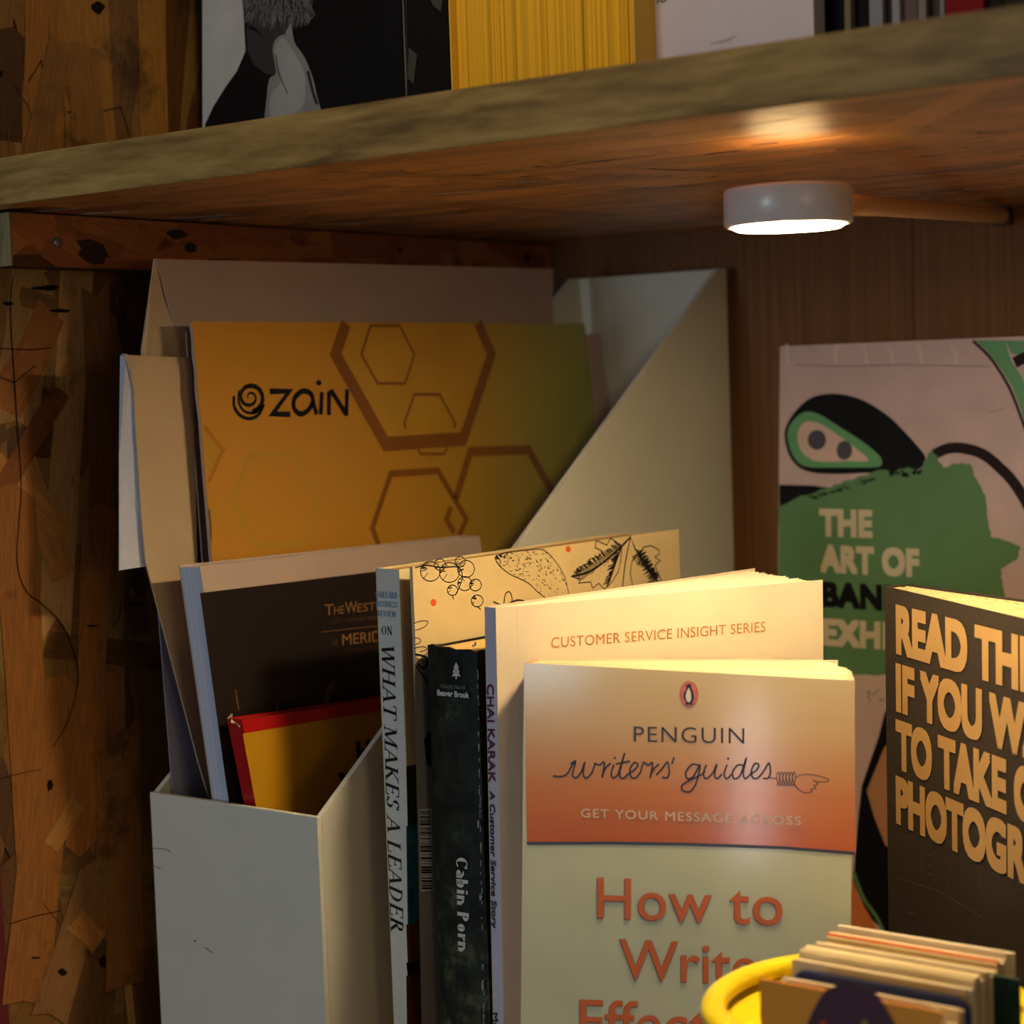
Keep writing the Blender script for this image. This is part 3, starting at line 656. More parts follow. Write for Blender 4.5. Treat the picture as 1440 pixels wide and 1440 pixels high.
lf = [(1160,105),(1120,140),(1075,110),(1060,140),(1015,120),(1010,150),(1040,165),(1030,185),(985,200),(990,212),(945,232),(950,245),(908,272),(950,285),(940,300),(990,295),(1000,322),(1025,300),(1048,325),(1068,310),(1085,290),(1108,250),(1118,205),(1122,150)]
g.line(B(lf), 1.5, True); g.line(B([(1122,145),(1060,200),(990,250),(915,272)]), 2.97, smooth=3).line(B([(1120,150),(1095,220),(1060,315)]), 2.43, smooth=3)
for k in range(30):
    t = k/30; x, y = 1120-190*t, 148+120*t; g.line(B([(x, y), (x-12-12*rr.random(), y-14-18*rr.random()*(1-t))]), 2.03); g.line(B([(x, y), (x-6, y+18+22*rr.random())]), 1.49)
for k in range(26):
    t = k/26; g.line(B([(1115-45*t, 170+130*t), (1100-40*t-22*rr.random(), 180+130*t)]), 1.62)
lg = [(1160,105),(1178,160),(1205,165),(1215,148),(1245,142),(1280,160),(1282,178),(1262,190),(1285,205),(1262,225),(1290,290),(1275,300),(1240,295),(1215,312),(1170,318),(1158,260),(1165,210),(1188,175)]
g.line(B(lg), 1.5, True).line(B([(1188,165),(1215,220),(1275,295)]), 3.24, smooth=3)
for k in range(30):
    t = k/30; x, y = 1192+75*t, 175+115*t; g.line(B([(x, y), (x+14+18*rr.random()*(1-t), y-8-14*rr.random())]), 2.29); g.line(B([(x, y), (x-10-16*rr.random(), y+16*rr.random()+6)]), 1.35)
g.line(B([(1160,105),(1138,210),(1125,322)]), 2.16, smooth=4).line(B([(1160,105),(1120,150)]), 2.16)
g.line(B([(625,385),(632,345),(650,338),(660,370),(650,392)]), 1.89, smooth=4).line(B([(580,378),(610,392)]), 2.16).line(B([(640,390),(680,372),(712,376)]), 2.43, smooth=3)
g.line(B([(245,470),(275,460),(305,462),(290,485),(250,500)]), 1.35, smooth=4).line(B([(247,530),(270,535),(272,550),(250,560)]), 1.35, smooth=4).line(B([(245,575),(285,568),(300,580),(270,590)]), 1.35, smooth=4)
g.line(B([(250,600),(300,615),(290,660),(260,640)]), 2.97, smooth=4).line(B([(255,650),(290,700),(300,720)]), 2.70, smooth=4)
g.poly([(596,1040),(602,1028),(606,1030),(606,1080),(600,1074)])
g.build('printed_drawing', ink, broot)
g = Ink(bp_, .00007); g.poly([(582,935),(612,905),(640,905),(640,1500),(594,1500)]); g.build('cover_panel', mat('grey_area', (124, 124, 122), .5), broot)  # cover greyer over its lower part
for q_, a_, b_ in ((328, 4, 5), (896, 3.4, 4.6)):
    g = Ink(bp_, .00012); g.dot(B([(q_, 382 if q_ < 500 else 157)])[0], a_, b_); g.build('printed_dot', mat('orange_red_dot', (216, 84, 30), .5), broot)
# barcode at the foot of the cover beside the spine
g = Ink(bp_, .00012); g.poly([(588.5,1138),(606,1137),(608,1252),(591,1254)]); g.build('barcode_patch', mat('barcode_white', (196,196,196), .5), broot)
g = Ink(bp_, .00016); y = 1140
while y < 1250:
    hh = rr.choice((.6, 1, 1.6, 2.6)); g.poly([(589.5+(y-1138)*.025,y),(605+(y-1138)*.02,y),(605+(y-1138)*.02,y+hh),(589.5+(y-1138)*.025,y+hh)]); y += hh+rr.choice((.7, 1.2, 2, 3.5))
g.build('barcode', ink, broot)

# dark green cabin book
cw = .637
cO = at_w(601, 905, cw); cR = at_w(684, 909, cw)
csp = Plane(cO, Vector((1, -.10, 0)), 0, 0); 
cW = .0232; cH = cO.z-.0003
croot = empty('paperback_book', 'fat dark green paperback with white title and pine tree on a rounded, worn spine', 'book', (cO.x+cW/2, cO.y+.06, 0))
gm = bpy.data.materials.new('forest_cover'); gm.use_nodes = True; N = gm.node_tree.nodes; L = gm.node_tree.links; bs = N['Principled BSDF']
tc = N.new('ShaderNodeTexCoord'); nz = N.new('ShaderNodeTexNoise'); nz.inputs['Scale'].default_value = 70; nz.inputs['Detail'].default_value = 9; nz.inputs['Roughness'].default_value = .7; L.new(tc.outputs['Object'], nz.inputs['Vector'])
sx = N.new('ShaderNodeSeparateXYZ'); L.new(tc.outputs['Object'], sx.inputs[0])
mr = N.new('ShaderNodeMapRange'); mr.inputs['From Min'].default_value = .04; mr.inputs['From Max'].default_value = .15; mr.inputs['To Min'].default_value = .12; mr.inputs['To Max'].default_value = -.02; L.new(sx.outputs['Z'], mr.inputs['Value'])
ad = N.new('ShaderNodeMath'); L.new(nz.outputs['Fac'], ad.inputs[0]); L.new(mr.outputs['Result'], ad.inputs[1])
rp = N.new('ShaderNodeValToRGB'); e = rp.color_ramp.elements; e[0].position = .42; e[0].color = lin((18,22,20))+(1,); e[1].position = .78; e[1].color = lin((108,114,84))+(1,); k = e.new(.58); k.color = lin((38,46,36))+(1,)
L.new(ad.outputs[0], rp.inputs['Fac']); L.new(rp.outputs['Color'], bs.inputs['Base Color']); bs.inputs['Roughness'].default_value = .5; bs.inputs['Specular IOR Level'].default_value = .2
# rounded spine
n = 9; prof = [(cW*i/(n-1), -.0016*sin(pi*i/(n-1))) for i in range(n)]
U, Vv = csp.U, Vector((0,0,1)); Bk = Vector((-U.y, U.x, 0))
V = []; 
topz = [cO.z-.0008*(i/(n-1))-(.0006 if i in (0, n-1) else 0)+.0003*sin(i*2.1) for i in range(n)]
for off in (0, .0006):
    for zz in (0, 1):
        for i, (a, b) in enumerate(prof):
            q = cO+U*a+Bk*(b+off); V.append((q.x, q.y, topz[i] if zz else .0003))
F = []
for i in range(n-1):
    F += [(i, i+1, n+i+1, n+i), (2*n+i, 3*n+i, 3*n+i+1, 2*n+i+1), (n+i, n+i+1, 3*n+i+1, 3*n+i), (i, 2*n+i, 2*n+i+1, i+1)]
F += [(0, n, 3*n, 2*n), (n-1, 2*n-1, 4*n-1, 3*n-1)]
mesh('spine', V, F, gm, croot, 0, False)
def cbox(nm, a0, a1, b0, b1, z1, mt):
    P = [cO+U*a0+Bk*b0, cO+U*a1+Bk*b0, cO+U*a1+Bk*b1, cO+U*a0+Bk*b1]
    return mesh(nm, [(p.x, p.y, .0004) for p in P]+[(p.x, p.y, z1) for p in P], CF, mt, croot)
cbox('front_cover', cW-.0006, cW, .0006, .118, cO.z-.001, gm); cbox('back_cover', 0, .0006, .0006, .118, cO.z-.001, gm)
cbox('page_block', .0008, cW-.0008, .0008, .116, cO.z-.0018, page_mat('cabin_pages', (222, 186, 120), tuple(U), 900, .7))
cs = Plane(cO-Bk*.0016, U); cs.N = -Bk; cs.U = U; cs.V = Vv
wi = mat('white_ink', (206, 206, 200), .5); gi = mat('grey_ink', (130, 134, 132), .5)
serif('printed_lettering', cs, 'Cabin Porn', (642, 1203), (645, 1338), (658, 1202), wi, croot, shear=.12, heavy=1.45, lift=.0003)
c6 = lambda pts: cr(500, 720, 3, pts)
text('printed_lettering', cs, 'COLLECTED BY', *c6([(362,740),(468,748),(362,727)]), gi, croot, lift=.0004)
text('printed_lettering', cs, 'Beaver Brook', *c6([(348,772),(482,784),(348,748)]), wi, croot, bold=.03, lift=.0004)
g = Ink(cs, .0004); 
for a, b, c, d in ((428,632,12,658),(428,648,16,676),(428,664,19,692)): g.poly(c6([(a, b), (a+c, d), (a-c, d)]))
g.poly(c6([(425,690),(431,690),(431,704),(425,704)])); g.build('printed_tree', wi, croot)
# white wear along the spine hinge
g = Ink(cs, .0002)
rr = random.Random(8)
for k in range(60):
    y = rr.uniform(930, 1440); l = rr.uniform(2, 9); x = 672+(y-930)*.018+rr.uniform(-.8, .8); g.poly([(x-.5, y), (x+.6, y), (x+.5, y+l), (x-.5, y+l)])
for a, b, l in ((673,1158,10),(676,1262,8),(679,1385,14),(669,905,5),(666,908,4)): g.poly(blob(a, b, 1.6, l*.6))
g.build('spine_wear', mat('worn_white', (150, 150, 140), .9), croot)

# thin pale book with customer service cover
ch = Plane(at_w(697, 855, .611), Vector((.6138, .7895, 0)), 0, 0)
ch = Plane(at_w(697, 855, .611), Vector((.6138, .7895, 0)), 0, -.9); ch.U = Plane(ch.O, Vector((.6138, .7895, 0)), 0, .9).U
chW = ch.uv(1157, 824)[0]
cream = mat('pale_cream_cover', (210, 192, 164), .4, .4, coat=.2, coat_rough=.25)
chroot, chp = book('paperback_book', 'slim pale cream book with orange-brown capitals, standing behind the orange and cream paperback', 'book', ch, chW, (ch.O.z+min(0, ch.U.z*chW))/ch.V.z-.0005, .006, cream,
    pages_for(ch, 'chai_pages', (236, 224, 196), 1500, .92), T1=.0486, ub=.1125, skew=-.0022, spine_mat=mat('lilac_spine', (196, 194, 214), .5, .3), fan=40)
text('printed_lettering', ch, 'CUSTOMER SERVICE INSIGHT SERIES', (775, 911), (1076, 888), (775, 896.5), mat('orange_brown_ink', (172, 112, 56), .5), chroot, lift=.0002, spacing=1.04)
cspn = Plane(ch.pt(0, 0, 0), ch.N); cspn.U = (ch.pt(0, 0, 0)-ch.pt(-.0022, 0, -.006)).normalized(); cspn.V = ch.V; cspn.N = ch.V.cross(-cspn.U).normalized(); cspn.N = cspn.N if cspn.N.dot(ch.U) < 0 else -cspn.N
plum = mat('plum_ink', (92, 40, 60), .5); navy = mat('navy_ink', (50, 50, 76), .5)
text('printed_lettering', cspn, 'CHAI KARAK', (685.5, 962), (688, 1100), (695, 962), plum, chroot, lift=.0003, bold=.015)
text('printed_lettering', cspn, 'A Customer Service Story', (689.5, 1112), (692.5, 1304), (696.5, 1112), navy, chroot, lift=.0003, bold=.02, shear=.15)
text('printed_lettering', cspn, 'More', (693.5, 1424), (695.5, 1464), (700.5, 1424), navy, chroot, lift=.0003, bold=.02)
g = Ink(ch, .00005); g.line([(727,852),(738,1440)], 1.3); g.build('hinge_crease', mat('crease_shadow', (196, 186, 176), .5), chroot)

# orange and cream writing guide
pe = Plane(at_w(737, 932, .603), Vector((.9663, .2574, 0)), 3, -1.5)
peW = pe.uv(1202, 944)[0]
zt = pe.hit(970, 935).z; zb = pe.hit(970, 1190).z
pcm = mat('guide_cream', (206, 204, 168), .5, .3, coat=.6, coat_rough=.10, bump=.06, bscale=300)
pem = gradm('guide_orange', (212, 186, 142), (206, 96, 36), (0,0,-1), -zt, -zb, .5, .6, [(.35, (214, 172, 122)), (.7, (212, 126, 66))], .10, .3, .1)
peH = (pe.O.z+min(0, pe.U.z*peW))/pe.V.z-.0006
pgm = page_mat('guide_pages', (240, 222, 180), (.2,-.96,.1), 1300, .92)
proot, pp = book('paperback_book', 'orange-topped cream paperback facing front, the writing guide with a pointing hand', 'book', pe, peW, peH, .012, pcm, pgm, T1=.053, ub=peW-.016, fan=60, spine_mat=mat('guide_spine', (198, 150, 110), .4, .4, coat=.4))
vb = [pe.uv(741, 1184), pe.uv(1203, 1200)]
g = Ink(pe, .00006); g.poly([(0, 0), (peW, 0), vb[1], pe.uv(1100, 1191), pe.uv(960, 1186.5), vb[0]], uv=True); g.build('cover_panel', pem, proot)
g = Ink(pe, .00012); g.line([(741,1186),(860,1185.5),(960,1187),(1100,1192),(1203,1200)], 4.2); g.build('printed_rule', mat('dark_ink', (34, 22, 34), .4, coat=.5), proot)
di = mat('guide_ink', (34, 18, 26), .5, .3, coat=.3)
Q = lambda pts: cr(760, 930, 2.8244, pts)
q = lambda a, b: (760+a/2.8244, 930+b/2.8244)
text('printed_lettering', pe, 'PENGUIN', q(372,319), q(810,327), q(372,258), di, proot, spacing=1.12, bold=-.006)
g = Ink(pe, .00014)
for pts in ([(50,455),(85,457),(108,445),(125,415),(140,398)],
 [(120,408),(140,396),(132,430),(128,452),(142,463),(162,440),(176,402),(170,445),(182,464),(206,440),(218,402)],
 [(216,404),(234,412),(254,402),(246,462)], [(246,455),(258,425),(280,404)],
 [(292,410),(282,445),(290,463),(308,450)], [(308,450),(324,400),(334,368),(318,430),(316,455),(328,465),(345,450)], [(300,408),(356,396)],
 [(345,450),(372,432),(388,412),(374,402),(356,428),(360,458),(378,463),(398,440)], [(398,440),(410,402),(428,412),(446,404),(436,464)], [(438,452),(452,425),(472,408)],
 [(460,452),(485,425),(505,400),(512,440),(504,462),(484,460)], [(532,380),(522,408)],
 [(628,412),(602,410),(578,440),(584,466),(608,456),(634,412),(620,480),(596,516),(568,514),(562,494),(590,474),(640,450),(654,436)],
 [(660,410),(648,445),(658,466),(684,444),(700,410),(692,448),(702,466),(722,446)], [(742,410),(730,446),(740,466),(760,448)],
 [(808,414),(784,412),(764,440),(770,466),(794,452),(818,384),(806,440),(814,466),(834,448)],
 [(834,448),(858,432),(868,412),(852,406),(838,436),(844,462),(862,464),(882,444)], [(876,452),(892,428),(908,404),(914,440),(904,464),(884,464)]):
    g.line(Q(pts), 2.5, smooth=5)
g.line(Q([(908,462),(940,466)]), 1.4)
coil = [(938+k*1.05+9*sin(k*.52), 466+27*cos(k*.52)) for k in range(74)]; g.line(Q(coil), 1.1)
g.line(Q([(1012,462),(1040,450),(1090,452),(1140,466),(1144,474),(1134,478),(1098,478),(1082,470)]), 1.2, smooth=3).line(Q([(1094,478),(1102,488),(1086,494),(1094,504),(1074,508),(1078,518),(1050,522),(1026,508),(1010,490)]), 1.2, smooth=3)
g.dot(q(296,384), 1.6).dot(q(746,386), 1.6)
g.build('printed_script', di, proot)
text('printed_lettering', pe, 'GET YOUR MESSAGE ACROSS', q(162,618), q(1035,650), q(162,584), mat('pale_peach_ink', (222, 184, 140), .35, coat=.5), proot, spacing=1.16, bold=.012)
ol = mat('guide_orange_ink', (220, 106, 44), .5, .3, coat=.2)
tm = text('printed_lettering', pe, 'How to', q(228,1018), q(962,1048), q(228,856), ol, proot, spacing=1.04, bold=.004, lift=.0002)
text('printed_lettering', pe, 'Write', q(316,1258), q(860,1288), q(316,1100), ol, proot, spacing=1.0, bold=.004, lift=.0002)
text('printed_lettering', pe, 'Effectively', q(158,1500), q(1120,1545), q(158,1340), ol, proot, spacing=1.0, bold=.004, lift=.0002)
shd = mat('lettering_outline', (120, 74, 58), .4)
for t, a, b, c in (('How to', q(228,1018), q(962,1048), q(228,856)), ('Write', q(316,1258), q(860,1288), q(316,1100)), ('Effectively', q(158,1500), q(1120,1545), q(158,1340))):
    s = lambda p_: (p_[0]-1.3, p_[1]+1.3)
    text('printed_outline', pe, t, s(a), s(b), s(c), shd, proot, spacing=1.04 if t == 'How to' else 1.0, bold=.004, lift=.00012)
# oval penguin emblem
g = Ink(pe, .00012); g.dot(q(590,131), 37/2.82, 53/2.82, 36); g.build('printed_emblem', mat('emblem_edge', (176, 84, 50), .4, coat=.5), proot)
g = Ink(pe, .00016); g.dot(q(590,131), 33/2.82, 49/2.82, 36); g.build('printed_emblem', mat('emblem_orange', (214, 84, 48), .4, coat=.5), proot)
g = Ink(pe, .0002); g.poly(Q([(584,92),(592,88),(600,94),(600,104),(608,122),(611,150),(602,166),(608,174),(592,171),(580,174),(574,170),(580,162),(570,150),(568,130),(578,112),(582,102),(574,98)])); g.build('printed_emblem', di, proot)
g = Ink(pe, .00024); g.poly(Q([(590,104),(598,122),(600,150),(592,164),(582,158),(577,140),(581,120)])); g.build('printed_emblem', mat('emblem_white', (214, 206, 180), .4, coat=.5), proot)

# dark foil-lettered photography book
rd = Plane(at_w(1244, 824, .65), Vector((.8048, -.5936, 0)), 0, -1.0)
dk = mat('black_cloth_cover', (52, 42, 34), .6, .5, coat=0, var=.35, vscale=1500, bump=.5, bscale=2500)
rdH = (rd.O.z+min(0, rd.U.z*.15))/rd.V.z-.0005
rdroot, rdp = book('paperback_book', 'black textured book with large gold block capitals, at the right edge', 'book', rd, .15, rdH, .010, dk, pages_for(rd, 'read_pages', (238, 214, 160)), T1=.045, fan=40, ub=.145)
foil = mat('gold_foil_letters', (206, 164, 106), .45, .6, metal=.3, var=.05)
c2 = lambda a, b: (1180+a/2.769, 800+b/2.769)
def fline(txt, yb, yt, x0, ref_txt, xr):
    """line of block capitals: ref_txt must end at pixel column xr"""
    l = rd.uv(*c2(x0, yb)); t = rd.uv(*c2(x0, yt)); r_ = rd.uv(*xr)
    mr_ = font_mesh(ref_txt, .052, 1.0); xs = [v.co.x for v in mr_.vertices]; wr = max(xs)-min(xs)
    me = font_mesh(txt, .052, 1.0); xs = [v.co.x for v in me.vertices]; a, b = min(xs), max(xs); k = (r_[0]-l[0])/wr
    hh = l[1]-t[1]
    for v in me.vertices:
        u = l[0]+(v.co.x-a)*k; vv = l[1]-(v.co.y+.06)/.81*hh; v.co = rd.pt(u, vv, .0003+v.co.z)
    return me
for txt, yb, yt, ref, xr in (('READ THIS', 332, 134, 'READ', c2(503, 370)), ('IF YOU WANT', 556, 362, 'IF YOU', c2(560, 600)), ('TO TAKE GREAT', 778, 580, 'TO TAKE', c2(655, 900)), ('PHOTOGRAPHS', 992, 800, 'PHOTOG', c2(655, 1150))):
    link('foil_lettering', fline(txt, yb, yt, 225, ref, xr), rdroot, foil)
g = Ink(rd, .0003)
for a in ([(228,1200),(300,1225),(380,1250),(460,1295),(560,1355)],): g.line([c2(*t) for t in a], 1.1)
for a, b, l in ((345,1110,26),(345,1150,26),(345,1185,24),(265,1335,34),(240,1035,10)): g.line([c2(a,b), c2(a+l,b+l*.3)], 1.1)
for x in (232,262,320,330,375,430,480,556): g.line([c2(x,1050+(x-230)*.3), c2(x,1190+(x-230)*.3)], .7)
g.build('embossed_line', mat('embossed_edge', (96, 76, 56), .35, .6), rdroot)

# green and pink art book leaning on the back wall
gO = at_y(1097, 487, YB-.006)
gr = Plane(gO, Vector((1, 0, 0)), 4, 0)
gr.O = gO
gW = .205; gH = (gr.O.z-.0005)/gr.V.z - .0002
grroot, gp = book('art_book', 'large pink-grey and green painted-cover book leaning on the back wall', 'book', gr, gW, gH, .0045, mat('pinkish_wall_print', (196, 168, 164), .45, .4, coat=.25, var=.08, vscale=60), pages_for(gr, 'art_pages'))
G = lambda pts: cr(960, 350, 3, pts)
def rough(pts, n=5, amp=5, seed=1):
    r_ = random.Random(seed); out = []
    for i in range(len(pts)):
        a = pts[i]; b = pts[(i+1) % len(pts)]
        for k in range(n):
            t = k/n; out.append((a[0]+(b[0]-a[0])*t+r_.uniform(-amp, amp)*(k > 0), a[1]+(b[1]-a[1])*t+r_.uniform(-amp, amp)*(k > 0)))
    return out
blk = mat('spray_black', (14, 11, 12), .6, .15); dkb = mat('spray_brown_black', (34, 20, 22), .6, .15)
spg = mat('spray_green', (92, 152, 98), .45, .4, coat=.25); pk = mat('spray_pink', (206, 174, 158), .45, .4, coat=.25)
og = mat('paint_green', (92, 130, 88), .55, .25); sl = mat('spray_slate', (62, 56, 66), .45, .4, coat=.25)
g = Ink(gr, .00005)
for x, s_ in ((440,0),(655,-12),(765,8),(868,14),(990,14),(1130,20)): g.line(G([(x,402),(x+s_,440),(x+s_+6,485)]), 5)
g.build('printed_picture', mat('mortar_light', (206, 188, 172), .45, coat=.25), grroot)['kind'] = 'stuff'
g = Ink(gr, .00005); g.line(G([(480,490),(700,495),(880,490),(1100,492),(1300,496)]), 1.5, smooth=3).line(G([(1280,690),(1330,682),(1360,670)]), 1); g.build('printed_picture', mat('mortar_shade', (140, 118, 112), .5), grroot)['kind'] = 'stuff'
g = Ink(gr, .00008)
td = [(430,800),(440,740),(480,680),(530,635),(590,614),(660,612),(740,630),(810,665),(880,715),(935,770),(985,825),(1025,880),(1005,925),(940,940),(860,950),(780,945),(650,950),(530,940),(460,890)]
g.poly([tuple(v) for v in catmull([Vector(v) for v in G(td)], 4, True)])
g.build('printed_picture', blk, grroot); g = Ink(gr, .00008)
g.poly(G([(408,995),(470,996),(545,998),(620,1008),(560,1035),(480,1052),(408,1095)]))
g.build('printed_picture', blk, grroot)
g = Ink(gr, .00012); g.poly([tuple(v) for v in catmull([Vector(v) for v in G([(442,800),(450,750),(485,705),(530,686),(590,705),(660,750),(740,800),(800,845),(838,885),(830,918),(740,922),(620,922),(520,918),(470,880)])], 4, True)]); g.build('printed_picture', spg, grroot)
g = Ink(gr, .00016); g.poly([tuple(v) for v in catmull([Vector(v) for v in G([(485,790),(500,745),(530,728),(580,738),(640,775),(710,825),(785,892),(700,895),(600,898),(545,888),(500,850)])], 4, True)]); g.build('printed_picture', pk, grroot)
g = Ink(gr, .0002); g.dot(G([(567,806)])[0], 13, 14).dot(G([(683,850)])[0], 11, 13.5); g.build('printed_picture', sl, grroot)
g = Ink(gr, .0001); g.line(G([(1060,868),(1120,842),(1190,842),(1270,868),(1340,925),(1400,990),(1460,1090),(1500,1200)]), 15, smooth=5); g.line(G([(1225,388),(1290,450),(1340,520),(1385,600),(1420,690),(1460,800)]), 4, smooth=4)
g.line(G([(1400,480),(1440,460),(1500,450)]), 16); g.build('printed_picture', dkb, grroot)
g = Ink(gr, .00008); g.poly(G([(1235,386),(1285,430),(1340,500),(1390,580),(1425,670),(1450,760),(1500,760),(1470,640),(1430,540),(1385,470),(1360,386)])); g.poly(G([(1360,386),(1385,440),(1430,450),(1500,440),(1500,386)])); g.build('printed_picture', spg, grroot)
spl_ = [(405,1094),(480,1052),(600,1012),(700,975),(800,942),(850,930),(880,945),(950,920),(1000,932),(1025,890),(1050,850),(1078,880),(1098,925),(1150,905),(1215,908),(1245,985),(1275,1035),(1283,1120),(1300,1215),(1345,1225),(1425,1255),(1412,1310),(1340,1350),(1350,1400),(1360,1480),(1300,1560),(1260,1700),(1190,1790),(1000,1760),(820,1800),(600,1780),(405,1800)]
g = Ink(gr, .00022); g.poly(G(rough(spl_, 5, 5, 4))); g.build('printed_splash', og, grroot)
g = Ink(gr, .00026); 
for k in range(46):
    t = random.random(); x = 540+270*t+random.uniform(-8,8); y = 1052-82*t+random.uniform(-6,6); g.poly(G(blob(x, y, random.uniform(3,14), random.uniform(2,5), 7)))
for k in range(16): g.poly(G(blob(860+random.random()*150, 935+random.random()*20, random.uniform(4,12), random.uniform(4,12), 7)))
g.build('paint_speckle', blk, grroot)['kind'] = 'stuff'
# dark shapes of the lower picture
g = Ink(gr, .00012); g.poly([(1245,1000),(1236,1035),(1212,1105),(1206,1160),(1200,1240),(1222,1290),(1245,1310),(1340,1330),(1340,1150),(1290,990)]); g.build('printed_picture', blk, grroot)
g = Ink(gr, .00016); g.poly([(1219,1112),(1230,1150),(1246,1190),(1290,1190),(1290,1020),(1244,1050)]); g.build('printed_picture', mat('print_tan', (176, 126, 92), .45, coat=.25), grroot)
g = Ink(gr, .00018); g.line([(1200,1225),(1214,1262),(1232,1288),(1243,1310)], 5, smooth=3); g.build('printed_picture', og, grroot)
g = Ink(gr, .00014); g.poly([(1196,1225),(1208,1262),(1228,1296),(1240,1330),(1190,1340)]); g.build('printed_picture', mat('print_orange', (206, 118, 66), .45, coat=.25), grroot)
g = Ink(gr, .0001)
for k in range(12): g.poly(blob(1218+random.random()*26, 968+random.random()*18, 1.6, 1.6, 7))
g.build('paint_speckle', og, grroot)['kind'] = 'stuff'
tw = mat('title_pale', (206, 190, 160), .45, coat=.2)
def bold(txt, L, R, T, mt): text('printed_lettering', gr, txt, L, R, T, mt, grroot, bold=.055, lift=.0003, spacing=1.06, cap=.745)
g6 = lambda x, y: (960+x/3, 350+y/3)
bold('THE', g6(578,1204), g6(802,1212), g6(577,1094), tw)
bold('ART OF', g6(583,1356), g6(1000,1378), g6(582,1246), tw)
bold('BANKSY', (1156.5, 851), (1323, 862), (1156, 817), blk)
bold('EXHIBITION', (1157, 905), (1404, 922), (1157, 869), tw)

# ================================================================== PUCK LAMP
pw = .545
cpt = at_w(1108, 288, pw); PR = .5*180*pw/FPX
ztop = at_w(1108, 256, pw-PR*.9).z; zbot = at_w(1108, 318, pw).z
pc = (cpt.x, cpt.y)
lamp = empty('puck_lamp', 'round white under-shelf spotlight, lit, on a bar running to the back wall', 'lamp', (pc[0], pc[1], zbot))
alu = mat('lamp_housing', (206, 198, 196), .35, .5, coat=.3)
hgt = ztop-zbot
lathe('housing', (pc[0], pc[1], zbot), [(.0003, hgt), (PR-.0012, hgt), (PR-.0004, hgt-.0003), (PR, hgt-.0012), (PR, .0008), (PR-.0006, .0002), (PR-.0014, 0), (PR*.875, 0), (PR*.87, .0012), (.0003, .0012)], alu, lamp, closed=False)
lathe('diffuser', (pc[0], pc[1], zbot), [(.0001, -.0008), (PR*.80, -.0008), (PR*.855, -.0002), (PR*.865, .0006), (PR*.865, .001), (.0001, .001)],
      mat('lit_diffuser', (255, 226, 172), .5, emit=300), lamp, closed=False)
lathe('added_top_glow', (pc[0], pc[1], zbot+hgt), [(.0001, .0006), (.0105, .0006), (.0110, .0002)], mat('added_glow', (255, 216, 150), .5, emit=11), lamp, closed=False, seg=32)  # glow added on the housing to make the bright patch on the shelf above
a0 = at_w(1190, 287, .555); a1 = at_y(1409, 303, YB-.001)
d = (a1-a0).normalized()
tube('arm', [a0, a0+d*.02, a1-d*.003, a1-d*.0008, a1], [.0031, .0031, .0034, .0034, .0026], mat('arm_buff', (206, 160, 104), .5, .4), lamp, 20, scale=(1, 1))
mp0 = at_y(1412, 303, YB-.0001)
box('arm_bracket', (mp0.x-.004, YB-.0035, mp0.z-.0045), (mp0.x+.004, YB-.0001, mp0.z+.0035), mat('bracket_dark', (70, 40, 22), .6), lamp, .0005)

# ================================================================== YELLOW TUB WITH CARDS
tw_ = .50
tc_ = at_w(1221, 1405, tw_); TR = .5*468*tw_/FPX
yel = mat('yellow_plastic', (244, 214, 22), .32, .5, coat=.3, coat_rough=.15, var=.02)
tub = empty('tub', 'round yellow plastic tub in the front right, packed with business cards', 'tub', (tc_.x, tc_.y, 0))
zr_ = tc_.z; Rb = TR*.8
lathe('bowl', (tc_.x, tc_.y, 0), [(.0002, .0003), (Rb-.003, .0003), (Rb, .002), (TR-.006, zr_-.005), (TR-.0066, zr_-.0042), (Rb-.003, .004), (Rb-.006, .003), (.0002, .003)], yel, tub, closed=False)
lathe('rim', (tc_.x, tc_.y, zr_), [(TR-.0033+.0036*cos(a), -.0028+.0030*sin(a)) for a in [2*pi*k/14 for k in range(14)]], yel, tub)
cc = [(222,200,156),(228,208,170),(206,180,134),(216,196,150),(232,214,184),(198,176,134),(210,190,160)]
# stack runs from the rear towards us; the cards stand on edge
Zc = at_w(1185, 1302, .548)
b_r = at_w(1185, 1302, .521); b_f = at_w(1065, 1375, .471)
CW = .0485
def biz(y, zt_, x0, wd, col, t, label, name='business_card', group=None, rnd=0, mt=None, hgt_=.086, roll=0):
    n = 6 if rnd else 1; pts = []
    zb_ = max(.0045, zt_-hgt_)
    if rnd:
        for cx, a0_ in ((x0+rnd, pi), (x0+wd-rnd, pi/2)):
            for k in range(n+1): a = a0_-pi/2*k/n; pts.append((cx+rnd*cos(a), zt_-rnd+rnd*sin(a)))
        pts += [(x0+wd, zb_), (x0, zb_)]
    else: pts = [(x0, zt_), (x0+wd, zt_), (x0+wd, zb_), (x0, zb_)]
    P = [Vector((a, y, b)) for a, b in pts]
    m_ = mt or mat('card_%d_%d_%d' % col, col, .6, .3)
    o = slab(name, P, Vector((0,-1,0)), t, m_)
    o['label'] = label; o['category'] = 'card'
    if group: o['group'] = group
    return o
rb = random.Random(21)
ys, ye = b_r.y, b_f.y
N_ = 50; step = (ys-ye)/N_
GRP = 'pale business cards standing in the yellow tub'
